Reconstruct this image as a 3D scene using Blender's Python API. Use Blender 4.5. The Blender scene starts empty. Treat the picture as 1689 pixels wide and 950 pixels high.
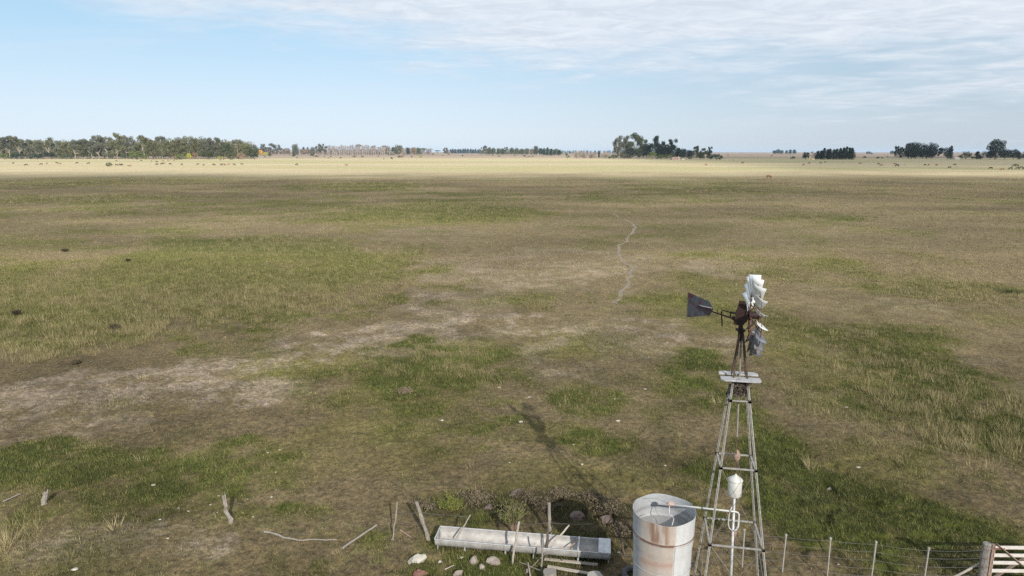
import bpy, bmesh, math, random
import numpy as np
from mathutils import Vector, Matrix, Euler, noise as mnoise

random.seed(4); RNG = np.random.default_rng(4)
SC = bpy.context.scene; COL = SC.collection
# ------------------------------------------------------------------ camera
H = 12.0; FPX = 1100.0; PITCH = math.atan(225 / FPX)
cam = bpy.data.cameras.new('camera'); camo = bpy.data.objects.new('camera', cam); COL.objects.link(camo)
camo.location = (0, 0, H); camo.rotation_euler = (math.pi / 2 - PITCH, 0, 0)
cam.sensor_width = 36; cam.lens = FPX / 1689 * 36; cam.clip_start = 0.1; cam.clip_end = 60000
SC.camera = camo
# ------------------------------------------------------------------ sky and sun
SUN_EL = math.radians(29); SUN_AZ = math.radians(17)          # sun stands behind the camera, 17 degrees to its right
SUNV = Vector((math.sin(SUN_AZ) * math.cos(SUN_EL), -math.cos(SUN_AZ) * math.cos(SUN_EL), math.sin(SUN_EL)))
W = bpy.data.worlds.new('World'); SC.world = W; W.use_nodes = True
wn = W.node_tree.nodes; wl = W.node_tree.links; wn.clear()
def wnode(t, **k):
    n = wn.new(t)
    for a, b in k.items(): setattr(n, a, b)
    return n
def wmath(op, a, b=None, c=None):
    n = wnode('ShaderNodeMath', operation=op)
    for i, v in enumerate((a, b, c)):
        if v is None: continue
        if isinstance(v, (int, float)): n.inputs[i].default_value = v
        else: wl.new(v, n.inputs[i])
    return n.outputs[0]
sky = wnode('ShaderNodeTexSky', sky_type='NISHITA', sun_disc=False, sun_elevation=SUN_EL, sun_rotation=math.pi - SUN_AZ,
            altitude=100, air_density=1.0, dust_density=0.6, ozone_density=1.5)
tc = wnode('ShaderNodeTexCoord'); sep = wnode('ShaderNodeSeparateXYZ'); wl.new(tc.outputs['Generated'], sep.inputs[0])
dx, dy, dz = sep.outputs
zz = wmath('ADD', wmath('MAXIMUM', dz, 0.0), 0.045)
cx = wmath('DIVIDE', dx, zz); cy = wmath('DIVIDE', dy, zz)
comb = wnode('ShaderNodeCombineXYZ'); wl.new(cx, comb.inputs[0]); wl.new(cy, comb.inputs[1])
def wnoise(scale, detail, rough, dist=0.0, stretch=(1, 1, 1), off=(0, 0, 0)):
    m = wnode('ShaderNodeMapping'); wl.new(comb.outputs[0], m.inputs[0]); m.inputs['Scale'].default_value = stretch
    m.inputs['Location'].default_value = off
    n = wnode('ShaderNodeTexNoise'); wl.new(m.outputs[0], n.inputs['Vector'])
    n.inputs['Scale'].default_value = scale; n.inputs['Detail'].default_value = detail
    n.inputs['Roughness'].default_value = rough; n.inputs['Distortion'].default_value = dist
    return n.outputs['Fac']
az = wmath('ARCTAN2', dx, dy); el = wmath('ARCSINE', dz)
# the lower edge of the cloud bank: high on the left, dropping towards the right
edge = wmath('ADD', wmath('MULTIPLY', az, -0.10), 0.135)
big = wnoise(0.35, 4, 0.55, 0.3, (1, 0.8, 1))
fine = wnoise(1.5, 7, 0.56, 0.5, (1.0, 1.1, 1), (3.1, 1.7, 0))
t = wmath('SUBTRACT', el, edge)
t = wmath('ADD', wmath('MULTIPLY', t, 15.0), wmath('MULTIPLY', wmath('SUBTRACT', big, 0.5), 3.4))
t = wmath('ADD', t, wmath('MULTIPLY', wmath('SUBTRACT', fine, 0.5), 2.2))
mr = wnode('ShaderNodeMapRange', interpolation_type='SMOOTHSTEP'); wl.new(t, mr.inputs['Value'])
mr.inputs['From Min'].default_value = -0.75; mr.inputs['From Max'].default_value = 0.85; mr.inputs['To Max'].default_value = 0.95
# thin streaks low in the sky
st = wnoise(0.55, 5, 0.6, 0.4, (0.35, 1.3, 1), (7, 2, 0))
ms = wnode('ShaderNodeMapRange', interpolation_type='SMOOTHSTEP'); wl.new(st, ms.inputs['Value'])
ms.inputs['From Min'].default_value = 0.55; ms.inputs['From Max'].default_value = 0.85; ms.inputs['To Max'].default_value = 0.45
# pale moisture veil that whitens the sky towards the horizon, a little greyer to the right
up_ = wnode('ShaderNodeMapRange', interpolation_type='SMOOTHSTEP'); wl.new(el, up_.inputs['Value']); up_.inputs['From Max'].default_value = 0.22
vg = wnode('ShaderNodeMix', data_type='RGBA'); wl.new(up_.outputs[0], vg.inputs['Factor']); vg.inputs['A'].default_value = (8.4, 9.8, 11.3, 1); vg.inputs['B'].default_value = (4.9, 8.1, 10.8, 1)
rt = wnode('ShaderNodeMapRange', interpolation_type='SMOOTHSTEP'); wl.new(az, rt.inputs['Value']); rt.inputs['From Min'].default_value = -0.3; rt.inputs['From Max'].default_value = 0.7; rt.inputs['To Min'].default_value = 1.0; rt.inputs['To Max'].default_value = 0.75
vr = wnode('ShaderNodeVectorMath', operation='SCALE'); wl.new(vg.outputs['Result'], vr.inputs[0]); wl.new(rt.outputs[0], vr.inputs['Scale'])
vf = wnode('ShaderNodeMapRange', interpolation_type='SMOOTHSTEP'); wl.new(el, vf.inputs['Value']); vf.inputs['From Max'].default_value = 0.9; vf.inputs['To Min'].default_value = 0.85; vf.inputs['To Max'].default_value = 0.15
vm = wnode('ShaderNodeMix', data_type='RGBA'); wl.new(vf.outputs[0], vm.inputs['Factor']); wl.new(sky.outputs[0], vm.inputs['A']); wl.new(vr.outputs[0], vm.inputs['B']); veil_out = vm.outputs['Result']
fac = wmath('MINIMUM', wmath('ADD', mr.outputs[0], ms.outputs[0]), 0.92)
shade = wnoise(3.4, 8, 0.66, 0.8, (1.0, 1.3, 1), (1.3, 5.7, 0))
cr = wnode('ShaderNodeMix', data_type='RGBA'); wl.new(shade, cr.inputs['Factor'])
CLD_A = (7.3, 8.0, 9.1, 1); CLD_B = (9.1, 9.7, 10.4, 1)
cr.inputs['A'].default_value = CLD_A; cr.inputs['B'].default_value = CLD_B
mr2 = wnode('ShaderNodeMapRange'); wl.new(shade, mr2.inputs['Value']); mr2.inputs['From Min'].default_value = 0.34; mr2.inputs['From Max'].default_value = 0.64
wl.new(mr2.outputs[0], cr.inputs['Factor'])
mx = wnode('ShaderNodeMix', data_type='RGBA'); wl.new(fac, mx.inputs['Factor']); wl.new(veil_out, mx.inputs['A']); wl.new(cr.outputs['Result'], mx.inputs['B'])
bg = wnode('ShaderNodeBackground'); bg.inputs['Strength'].default_value = 0.055
wl.new(mx.outputs['Result'], bg.inputs[0]); wo = wnode('ShaderNodeOutputWorld'); wl.new(bg.outputs[0], wo.inputs[0])
sl = bpy.data.lights.new('sun', 'SUN'); so = bpy.data.objects.new('sun', sl); COL.objects.link(so)
sl.energy = 5.0; sl.angle = math.radians(0.5); sl.color = (1.0, 0.93, 0.83)
so.rotation_euler = SUNV.to_track_quat('Z', 'Y').to_euler(); so.location = (0, -20, 60)
SC.view_settings.view_transform = 'Standard'; SC.view_settings.look = 'None'
SC.view_settings.exposure = 0.75; SC.view_settings.gamma = 1
SC.view_settings.use_curve_mapping = False
SC.render.engine = 'CYCLES'
SC.cycles.use_denoising = False
SC.cycles.max_bounces = 6; SC.cycles.diffuse_bounces = 3; SC.cycles.glossy_bounces = 2
SC.cycles.transparent_max_bounces = 12; SC.cycles.volume_bounces = 1

# ------------------------------------------------------------------ placing by photograph geometry
SP, CP = math.sin(PITCH), math.cos(PITCH)
def ray(px, py):
    u = (px - 844.5) / FPX; v = (475 - py) / FPX
    return (u, CP + v * SP, -SP + v * CP)
def at(px, py, z=0.0):
    d = ray(px, py); k = (z - H) / d[2]
    return Vector((d[0] * k, d[1] * k, z))
def atD(px, py, D):
    d = ray(px, py); k = D / d[1]
    return Vector((d[0] * k, D, H + d[2] * k))
def px_of(x, y, z):
    zc = y * CP - (z - H) * SP; yc = y * SP + (z - H) * CP
    return 844.5 + FPX * x / zc, 475 - FPX * yc / zc
# ------------------------------------------------------------------ numpy noise
def _hash(ix, iy, s):
    h = (ix.astype(np.int64) * 374761393 + iy.astype(np.int64) * 668265263 + s * 2147483647) & 0xffffffff
    h = ((h ^ (h >> 13)) * 1274126177) & 0xffffffff
    return ((h ^ (h >> 16)) & 0xffff) / 65535.0
def vnoise(x, y, s=0):
    xi = np.floor(x); yi = np.floor(y); fx = x - xi; fy = y - yi
    fx = fx * fx * (3 - 2 * fx); fy = fy * fy * (3 - 2 * fy)
    a = _hash(xi, yi, s); b = _hash(xi + 1, yi, s); c = _hash(xi, yi + 1, s); d = _hash(xi + 1, yi + 1, s)
    return (a * (1 - fx) + b * fx) * (1 - fy) + (c * (1 - fx) + d * fx) * fy
def fbm(x, y, s=0, o=4, r=0.5):
    v = 0; a = 1; t = 0
    for i in range(o):
        v = v + a * vnoise(x * 2 ** i + 17.3 * i, y * 2 ** i - 9.1 * i, s + i); t += a; a *= r
    return v / t
def sstep(a, b, x):
    t = np.clip((x - a) / (b - a), 0, 1); return t * t * (3 - 2 * t)
# ------------------------------------------------------------------ object helpers
def tag(o, label=None, cat=None, group=None, kind=None):
    if label: o['label'] = label
    if cat: o['category'] = cat
    if group: o['group'] = group
    if kind: o['kind'] = kind
    return o
def empty(name, loc=(0, 0, 0), rz=0.0):
    o = bpy.data.objects.new(name, None); COL.objects.link(o); o.location = loc; o.rotation_euler = (0, 0, rz)
    o.empty_display_size = 0.2
    return o
def link(name, me, mat=None, parent=None):
    o = bpy.data.objects.new(name, me); COL.objects.link(o)
    if mat is not None and not me.materials: me.materials.append(mat)
    if parent is not None: o.parent = parent
    return o
def npmesh(name, V, F, smooth=False, colors=None, n=None):
    """V (N,3) array, F (M,k) array of equal-size faces"""
    me = bpy.data.meshes.new(name); V = np.asarray(V, np.float32); F = np.asarray(F, np.int32)
    k = F.shape[1]
    me.vertices.add(len(V)); me.vertices.foreach_set('co', V.ravel())
    me.loops.add(F.size); me.loops.foreach_set('vertex_index', F.ravel())
    me.polygons.add(len(F)); me.polygons.foreach_set('loop_start', np.arange(0, F.size, k, dtype=np.int32))
    if smooth: me.polygons.foreach_set('use_smooth', np.ones(len(F), bool))
    if colors is not None:
        a = me.color_attributes.new('Cover', 'FLOAT_COLOR', 'POINT')
        c = np.ones((len(V), 4), np.float32); c[:, :colors.shape[1]] = colors; a.data.foreach_set('color', c.ravel())
    me.update(calc_edges=True)
    return me
class MB:
    """collects shapes; build() links them as one mesh"""
    def __init__(s): s.v = []; s.f = []; s.c = []
    def add(s, V, F):
        b = len(s.v); s.v += [tuple(p) for p in V]; s.f += [tuple(i + b for i in f) for f in F]
    def box(s, c, size, rot=None):
        R = rot if rot is not None else Matrix.Identity(3)
        c = Vector(c); V = []
        for sx in (-.5, .5):
            for sy in (-.5, .5):
                for sz in (-.5, .5): V.append(c + R @ Vector((sx * size[0], sy * size[1], sz * size[2])))
        s.add(V, [(0, 1, 3, 2), (4, 6, 7, 5), (0, 4, 5, 1), (2, 3, 7, 6), (0, 2, 6, 4), (1, 5, 7, 3)])
    def bar(s, p, q, w, h=None, up=(0, 0, 1)):
        p = Vector(p); q = Vector(q); d = (q - p); L = d.length; d.normalize(); u = Vector(up)
        if abs(d.dot(u)) > 0.97: u = Vector((1, 0, 0))
        x = d.cross(u).normalized(); y = x.cross(d).normalized()
        R = Matrix((x, y, d)).transposed(); s.box((p + q) / 2, (w, h or w, L), R)
    def tube(s, pts, rad, n=8, cap=True, rough=0.0, seed=0):
        pts = [Vector(p) for p in pts]; rads = rad if isinstance(rad, (list, tuple)) else [rad] * len(pts)
        rnd = random.Random(seed); V = []; F = []; ref = None
        for i, p in enumerate(pts):
            d = (pts[min(i + 1, len(pts) - 1)] - pts[max(i - 1, 0)]).normalized()
            if ref is None: ref = d.orthogonal().normalized()
            ref = (ref - d * ref.dot(d)).normalized(); b = d.cross(ref)
            for k in range(n):
                a = 2 * math.pi * k / n; r = rads[i] * (1 + rough * (rnd.random() - .5) * 2)
                V.append(p + (ref * math.cos(a) + b * math.sin(a)) * r)
        for i in range(len(pts) - 1):
            for k in range(n):
                k2 = (k + 1) % n; F.append((i * n + k, i * n + k2, (i + 1) * n + k2, (i + 1) * n + k))
        if cap: F.append(tuple(range(n))[::-1]); F.append(tuple((len(pts) - 1) * n + k for k in range(n)))
        s.add(V, F)
    def mesh(s, name, smooth=False):
        me = bpy.data.meshes.new(name); me.from_pydata([tuple(v) for v in s.v], [], s.f); me.update()
        if smooth:
            for p in me.polygons: p.use_smooth = True
        return me
    def build(s, name, mat, parent=None, smooth=False, bevel=0.0):
        o = link(name, s.mesh(name, smooth), mat, parent)
        if bevel:
            m = o.modifiers.new('bevel', 'BEVEL'); m.width = bevel; m.segments = 2; m.limit_method = 'ANGLE'
        return o
# ------------------------------------------------------------------ materials
def newmat(name):
    m = bpy.data.materials.new(name); m.use_nodes = True; nt = m.node_tree
    return m, nt, nt.nodes['Principled BSDF']
def nz(nt, scale, detail=6, rough=0.6, coord='Object', stretch=(1, 1, 1), dist=0.0):
    tcn = nt.nodes.new('ShaderNodeTexCoord'); mp = nt.nodes.new('ShaderNodeMapping'); nt.links.new(tcn.outputs[coord], mp.inputs[0])
    mp.inputs['Scale'].default_value = stretch
    n = nt.nodes.new('ShaderNodeTexNoise'); nt.links.new(mp.outputs[0], n.inputs['Vector'])
    n.inputs['Scale'].default_value = scale; n.inputs['Detail'].default_value = detail; n.inputs['Roughness'].default_value = rough
    n.inputs['Distortion'].default_value = dist
    return n.outputs['Fac']
def ramp(nt, fac, stops):
    r = nt.nodes.new('ShaderNodeValToRGB'); nt.links.new(fac, r.inputs[0]); e = r.color_ramp.elements
    while len(e) < len(stops): e.new(0.5)
    for i, (p, c) in enumerate(stops): e[i].position = p; e[i].color = (*c, 1)
    return r.outputs[0]
def mixc(nt, fac, a, b, mode='MIX'):
    m = nt.nodes.new('ShaderNodeMix'); m.data_type = 'RGBA'; m.blend_type = mode
    for s_, v in (('Factor', fac), ('A', a), ('B', b)):
        if isinstance(v, (int, float)): m.inputs[s_].default_value = v
        elif isinstance(v, tuple): m.inputs[s_].default_value = (*v, 1)
        else: nt.links.new(v, m.inputs[s_])
    return m.outputs['Result']
def bump(nt, b, h, strength, dist=0.02):
    n = nt.nodes.new('ShaderNodeBump'); n.inputs['Strength'].default_value = strength; n.inputs['Distance'].default_value = dist
    nt.links.new(h, n.inputs['Height']); nt.links.new(n.outputs[0], b.inputs['Normal'])
def basic(name, c1, c2, scale=6, rough=0.8, metal=0.0, stretch=(1, 1, 1), bmp=0.3, spots=None):
    m, nt, b = newmat(name); f = nz(nt, scale, stretch=stretch)
    col = ramp(nt, f, [(0.33, c1), (0.67, c2)])
    if spots:
        f2 = nz(nt, scale * 0.45, 7, 0.7, dist=0.4); s2 = ramp(nt, f2, [(spots[1], (0, 0, 0)), (spots[1] + .08, (1, 1, 1))])
        col = mixc(nt, s2, col, spots[0])
    nt.links.new(col, b.inputs['Base Color']); b.inputs['Roughness'].default_value = rough; b.inputs['Metallic'].default_value = metal
    if bmp: bump(nt, b, nz(nt, scale * 4, stretch=stretch), bmp, 0.01)
    return m
M = {}
M['galv'] = basic('galvanised_steel', (.34, .355, .37), (.54, .56, .58), 9, .5, .25, bmp=.15, spots=((.30, .25, .21), .66))
M['leg'] = basic('weathered_angle_steel', (.20, .195, .18), (.38, .365, .34), 14, .65, .2, bmp=.2, spots=((.19, .10, .06), .66))
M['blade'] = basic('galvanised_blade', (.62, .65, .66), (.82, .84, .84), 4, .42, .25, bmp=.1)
M['blade_shaded'] = basic('shaded_rusty_blade', (.09, .11, .14), (.20, .21, .23), 5, .6, .25, bmp=.2, spots=((.15, .095, .065), .52))  # copy of the blade metal with shade in its colour, plus rust spots
M['rust'] = basic('rusty_iron', (.085, .042, .028), (.20, .115, .075), 18, .85, .1)
M['darkrust'] = basic('dark_rusty_iron', (.014, .007, .006), (.040, .015, .012), 10, .7, .2)
M['brownrust'] = basic('brown_rusty_steel', (.045, .030, .022), (.13, .085, .06), 14, .85)
M['vane'] = basic('painted_vane', (.075, .085, .105), (.13, .14, .155), 5, .5, .35, bmp=.1)
M['greywood'] = basic('grey_wood', (.15, .135, .115), (.34, .31, .275), 9, .9, stretch=(6, 6, 1), bmp=.6)
M['deck'] = basic('platform_boards', (.27, .275, .29), (.46, .47, .48), 5, .8, stretch=(1, 7, 1), bmp=.4, spots=((.24, .20, .17), .62))
M['palewood'] = basic('pale_wood', (.28, .245, .205), (.45, .41, .355), 7, .9, stretch=(5, 5, 1), bmp=.5)
M['darkwood'] = basic('dark_wood', (.060, .045, .036), (.15, .12, .10), 9, .9, stretch=(6, 6, 1), bmp=.6)
M['whitepaint'] = basic('flaking_white_paint', (.46, .43, .395), (.66, .63, .59), 6, .7, stretch=(1, 6, 6), bmp=.3, spots=((.30, .24, .20), .63))
M['brownwood'] = basic('brown_board', (.20, .135, .10), (.34, .25, .20), 8, .85, stretch=(1, 6, 6), bmp=.5)
M['stone'] = basic('white_stone', (.29, .275, .235), (.50, .48, .43), 4, .9, bmp=.7)
M['brick'] = basic('brick_rubble', (.22, .18, .155), (.34, .30, .265), 5, .9, bmp=.7, spots=((.62, .57, .50), .56))
M['redrust'] = basic('red_rusty_slab', (.12, .052, .038), (.22, .125, .095), 4, .8, bmp=.4, spots=((.60, .55, .50), .62))
M['rubber'] = basic('old_tyre_rubber', (.028, .028, .030), (.06, .06, .06), 6, .7)
M['soil'] = basic('clod_soil', (.085, .062, .052), (.17, .13, .11), 3, .95, bmp=1.0)
M['pinkcloth'] = basic('faded_cloth', (.30, .21, .185), (.42, .32, .285), 6, .9)
M['pvc'] = basic('white_pipe', (.42, .44, .43), (.54, .56, .55), 3, .4, bmp=0)
M['wire'] = basic('fence_wire', (.20, .19, .18), (.30, .29, .27), 3, .5, .5, bmp=0)
M['post'] = basic('grey_fence_post', (.24, .23, .21), (.38, .36, .33), 10, .9, stretch=(4, 4, 1), bmp=.4)
m, nt, b = newmat('tank_water'); b.inputs['Base Color'].default_value = (.25, .25, .25, 1); b.inputs['Roughness'].default_value = .3
bump(nt, b, nz(nt, 14), .05); M['water'] = m
# vertex-coloured surfaces
def vcol_mat(name, rough=.9, metal=0.0, nscale=40, namp=.35, bmp=.3, bscale=60, stretch=(1, 1, 1)):
    m, nt, b = newmat(name); a = nt.nodes.new('ShaderNodeVertexColor'); a.layer_name = 'Cover'
    f = nz(nt, nscale, 5, .65, stretch=stretch); g = ramp(nt, f, [(.28, (1 - namp,) * 3), (.72, (1 + namp,) * 3)])
    nt.links.new(mixc(nt, 1.0, a.outputs['Color'], g, 'MULTIPLY'), b.inputs['Base Color'])
    b.inputs['Roughness'].default_value = rough; b.inputs['Metallic'].default_value = metal
    if bmp: bump(nt, b, nz(nt, bscale, 4), bmp, .01)
    return m
M['tank'] = vcol_mat('water_tank_sheet', .5, .2, 30, .10, .12, 8)
M['grass'] = vcol_mat('grass_blades', .9, 0, 3, .12, 0)

# ------------------------------------------------------------------ ground cover map (world metres)
def patch(px, py, rx, ry):
    c = at(px, py); zc = c.y * CP + H * SP
    a = at(px, py - ry).y - c.y; b_ = c.y - at(px, py + ry).y
    return (c.x, c.y, rx / FPX * zc, a, b_)
GREEN = [(60,770,170,45,.9),(370,790,130,50,.62),(400,745,60,25,.55),(760,700,120,45,.5),(730,605,140,45,.62),(960,660,55,28,.6),(820,690,70,30,.7),
 (1290,760,90,120,1.0),(1400,850,170,75,1.0),(1170,800,70,60,.8),(1560,690,220,130,.62),(1560,900,200,60,.8),(300,468,430,80,.92),(700,350,190,22,.62),
 (590,308,120,8,.75),(130,328,170,9,.62),(180,300,210,10,.45),(885,505,50,20,.7),(1000,735,80,25,.6),(760,840,120,35,.55),(640,910,160,60,.62),(860,915,170,38,.72),(600,890,90,24,.6),
 (420,560,80,35,.35),(1170,610,90,50,.55),(1420,560,140,30,.5),(1600,480,130,20,.6),(1280,440,160,22,.4),(1330,255*1.4,120,12,.4),(970,325,300,14,.35),
 (1150,310,220,9,.45),(560,640,90,30,.35),(470,850,130,25,.6),(1000,860,90,50,.55),(240,820,200,40,.55),(330,345,260,12,.35),(960,500,220,30,.35),(1200,500,200,40,.3)]
BARE = [(250,645,280,36,.85),(640,560,140,34,.9),(130,690,170,45,.6),(860,455,200,42,.6),(1190,440,70,18,.7),(1430,500,150,24,.38),(160,890,170,50,.7),
 (500,870,130,26,.7),(560,925,80,25,.7),(1060,560,150,40,.5),(420,640,120,40,.6),(1240,385,250,40,.3),(1500,590,200,24,.32),(900,610,140,36,.45),(60,720,160,34,.6),(400,605,150,30,.75),(520,575,140,30,.8),(760,505,140,28,.7),(960,430,150,26,.55),(330,900,120,40,.5),(1330,480,160,22,.3),(700,388,120,14,.45),(850,560,140,30,.5)]
YEL = [(1330,610,130,50,.8),(600,740,170,50,.6),(950,790,170,40,.55),(480,590,90,30,.7),(900,560,100,30,.4),(700,360,190,16,.8),(900,715,90,20,.6),(1480,760,140,60,.5),(660,660,120,40,.5),(1200,540,150,60,.5)]
TUSS = [(90,548,190,46,1.0),(330,465,390,80,.62),(690,352,190,18,.62),(1590,690,170,120,.85),(1400,580,150,60,.4),(740,605,110,40,.55),(885,505,24,10,.9),(1620,485,110,24,.6),
 (590,307,110,7,.5),(130,328,150,8,.5),(180,300,200,9,.5),(1170,316,60,5,.5),(10,895,30,45,.8),(1440,700,130,90,.4),(470,500,200,14,.4),(960,660,45,22,.4),(620,500,60,8,.7)]
GREEN = [patch(*g[:4]) + (g[4],) for g in GREEN]; BARE = [patch(*g[:4]) + (g[4],) for g in BARE]
YEL = [patch(*g[:4]) + (g[4],) for g in YEL]; TUSS = [patch(*g[:4]) + (g[4],) for g in TUSS]
MUD_SHADE = [patch(*g[:4]) + (g[4],) for g in [(870,838,190,26,1.0),(1000,860,90,40,1.0),(800,900,110,16,.5),(940,940,120,24,.6),(1620,930,90,26,.7),(1350,830,80,30,.35),(860,708,50,16,.3)]]  # trampled mud; the last patch paints the windmill's shadow into the ground
def pw(P, x, y, warp):
    w = np.zeros_like(x)
    for cx_, cy_, rx, ra, rb, s in P:
        ry = np.where(y > cy_, ra, rb)
        d = np.sqrt(((x - cx_) / rx) ** 2 + ((y - cy_) / ry) ** 2) + warp
        w = np.maximum(w, s * sstep(1.28, .60, d))
    return w
def cover(x, y):
    D = np.sqrt(x * x + y * y) + 1
    s = np.clip(D * .12, 1.5, 60)                      # features grow with distance only where fine ones could not be seen
    w1 = (fbm(x / 3.5, y / 3.5, 3, 4) - .5) * 1.3 * sstep(140, 50, D) + (fbm(x / 14, y / 22, 5, 4) - .5) * 1.1
    g = pw(GREEN, x, y, w1); b = pw(BARE, x, y, -w1 * .9); yl = pw(YEL, x, y, w1)
    n1 = fbm(x / 1.1, y / 1.1, 11, 5, .6); n2 = fbm(x / 6, y / 6, 21, 4); n3 = fbm(x / 30, y / 45, 31, 4); n4 = fbm(x / .28, y / .28, 41, 3, .6)
    near = sstep(90, 35, D)
    g = np.clip(g + (n1 - .5) * 2.3 * near * (.45 + g) + (n2 - .5) * 1.5 + (n3 - .5) * .5 - .02 + .13 * sstep(50, 30, D), 0, 1)
    b = np.clip(b + (n1 - .5) * 1.6 * near + (n2 - .5) * .8 - .08, 0, 1) * (1 - g * .85)
    yl = np.clip(yl + (n2 - .5) * .8 + (n3 - .5) * .4, 0, 1)
    tan_ = np.array((.174, .138, .079)); pink = np.array((.285, .230, .180)); grn = np.array((.076, .090, .022)); yel = np.array((.162, .146, .048))
    ol = np.array((.104, .107, .032))
    dkb = np.array((.085, .062, .042))
    c = tan_ * (1 - yl[:, None]) + yel * yl[:, None]
    c = c + (dkb - c) * (sstep(.55, .78, n4) * near * .35)[:, None]
    c = c + (ol - c) * (np.clip(g * 1.5, 0, 1) * .8)[:, None]
    c = c + (grn - c) * (sstep(.55, 1.0, g) * (.35 + .65 * sstep(60, 38, D)))[:, None]
    n5 = fbm(x / .22, y / .09, 43, 3, .6); patchy = sstep(.40, .62, n5 * .55 + n1 * .45) * near + (1 - near) * .5
    c = c + (pink * 1.2 - c) * (sstep(.2, .85, b) * (.15 + .75 * patchy))[:, None]
    c = c * (.66 + .62 * n4 * near + .34 * (1 - near))[:, None]
    mud_shade = pw(MUD_SHADE, x, y, (n1 - .5) * 1.4 + (n4 - .5) * .8); c = c + (np.array((.075, .060, .040)) * (.6 + .9 * n4)[:, None] - c) * (mud_shade * .65)[:, None]
    c = c * (.58 + .82 * fbm(x / 24, y / 13, 121, 4))[:, None] * (.62 + .74 * fbm(x / 3.1, y / 3.1, 131, 3) * near + .37 * (1 - near))[:, None]
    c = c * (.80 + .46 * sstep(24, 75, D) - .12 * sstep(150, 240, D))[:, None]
    # far pasture: bleached straw grass, sunlit brightness partly in its colour, then ploughed land
    far = sstep(250, 440, y + (n3 - .5) * 110 + (n2 - .5) * 40)
    strawn = fbm(x / 260, y / 38, 51, 4)
    straw = np.array((.39, .335, .215)) * (.80 + .42 * strawn)[:, None]; sg = np.array((.32, .30, .155))
    straw = straw + (sg - straw) * (sstep(.48, .66, fbm(x / 320, y / 70, 61, 3)) * .75)[:, None]
    c = c + (straw - c) * far[:, None]
    pl = sstep(1230, 1290, y + (n3 - .5) * 30) ; stripes = fbm(x / 1500, y / 220, 71, 3)
    plc = np.array((.225, .178, .135)) * (.7 + .6 * stripes)[:, None] + np.array((.06, .05, .03)) * sstep(.55, .6, stripes)[:, None]
    c = c + (plc - c) * pl[:, None]
    return c, g, b, yl
def gh(x, y):
    x = np.asarray(x, float); y = np.asarray(y, float); D = np.sqrt(x * x + y * y)
    n = sstep(75, 30, D)
    h = (fbm(x / 2.2, y / 2.2, 81, 3) - .5) * .16 * sstep(400, 60, D)
    h = h + (fbm(x / .33, y / .33, 91, 3, .55) - .5) * .13 * n
    wet = sstep(2.0, .5, np.sqrt(((x - 9.0) / 6) ** 2 + ((y - 19) / 6) ** 2))
    h = h - sstep(.58, .78, vnoise(x / .55, y / .55, 95)) * .20 * wet
    wet2 = sstep(1.6, .5, np.sqrt(((x + 2.5) / 3.5) ** 2 + ((y - 17.2) / 1.6) ** 2))
    h = h - sstep(.58, .80, vnoise(x / .36, y / .36, 97)) * .10 * wet2
    return h
def ghs(x, y): return float(gh(np.array([x]), np.array([y]))[0])
# rings x angles, finest in front of the camera
r = np.concatenate([[2, 4, 6, 8, 10], np.geomspace(11, 60, 640), np.geomspace(61, 420, 420)[0:], np.geomspace(430, 1400, 160), np.geomspace(1450, 14000, 60)])
a_f = np.radians(np.linspace(-42, 42, 660)); a_b = np.radians(np.linspace(42, 318, 70))[1:-1]
ang = np.concatenate([a_f, a_b]); nr, na = len(r), len(ang)
R_, A_ = np.meshgrid(r, ang, indexing='ij'); X = (R_ * np.sin(A_)).ravel(); Y = (R_ * np.cos(A_)).ravel()
Z = gh(X, Y); colr, g_, b_, y_ = cover(X, Y)
idx = np.arange(nr * na).reshape(nr, na); nxt = np.roll(idx, -1, axis=1)
F = np.stack([idx[:-1], idx[1:], nxt[1:], nxt[:-1]], -1).reshape(-1, 4)[:, ::-1]
V = np.stack([X, Y, Z], 1); V = np.vstack([V, [[0, 0, 0]]]); colr = np.vstack([colr, [[.1, .1, .05]]])
# close the little hole under the camera with a degenerate-free fan of quads
me = npmesh('ground', V, F, True, colr)
m, nt, b = newmat('pasture_ground'); a = nt.nodes.new('ShaderNodeVertexColor'); a.layer_name = 'Cover'
g1 = ramp(nt, nz(nt, 5.5, 8, .72), [(.32, (.42, .43, .42)), (.5, (1.0, 1.0, 1.0)), (.70, (1.6, 1.56, 1.5))])
g2 = ramp(nt, nz(nt, .8, 6, .65), [(.32, (.78, .80, .82)), (.68, (1.2, 1.19, 1.16))])
g3 = ramp(nt, nz(nt, 24, 4, .75), [(.33, (.48, .48, .47)), (.5, (1, 1, 1)), (.67, (1.55, 1.53, 1.5))])
c = mixc(nt, 1.0, a.outputs['Color'], g1, 'MULTIPLY'); c = mixc(nt, 1.0, c, g2, 'MULTIPLY'); c = mixc(nt, .8, c, g3, 'MULTIPLY')
nt.links.new(c, b.inputs['Base Color']); b.inputs['Roughness'].default_value = 1.0; b.inputs['Specular IOR Level'].default_value = .1
bump(nt, b, nz(nt, 9, 6, .7), .8, .06); M['ground'] = m
tag(link('ground', me, m), kind='structure')

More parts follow.
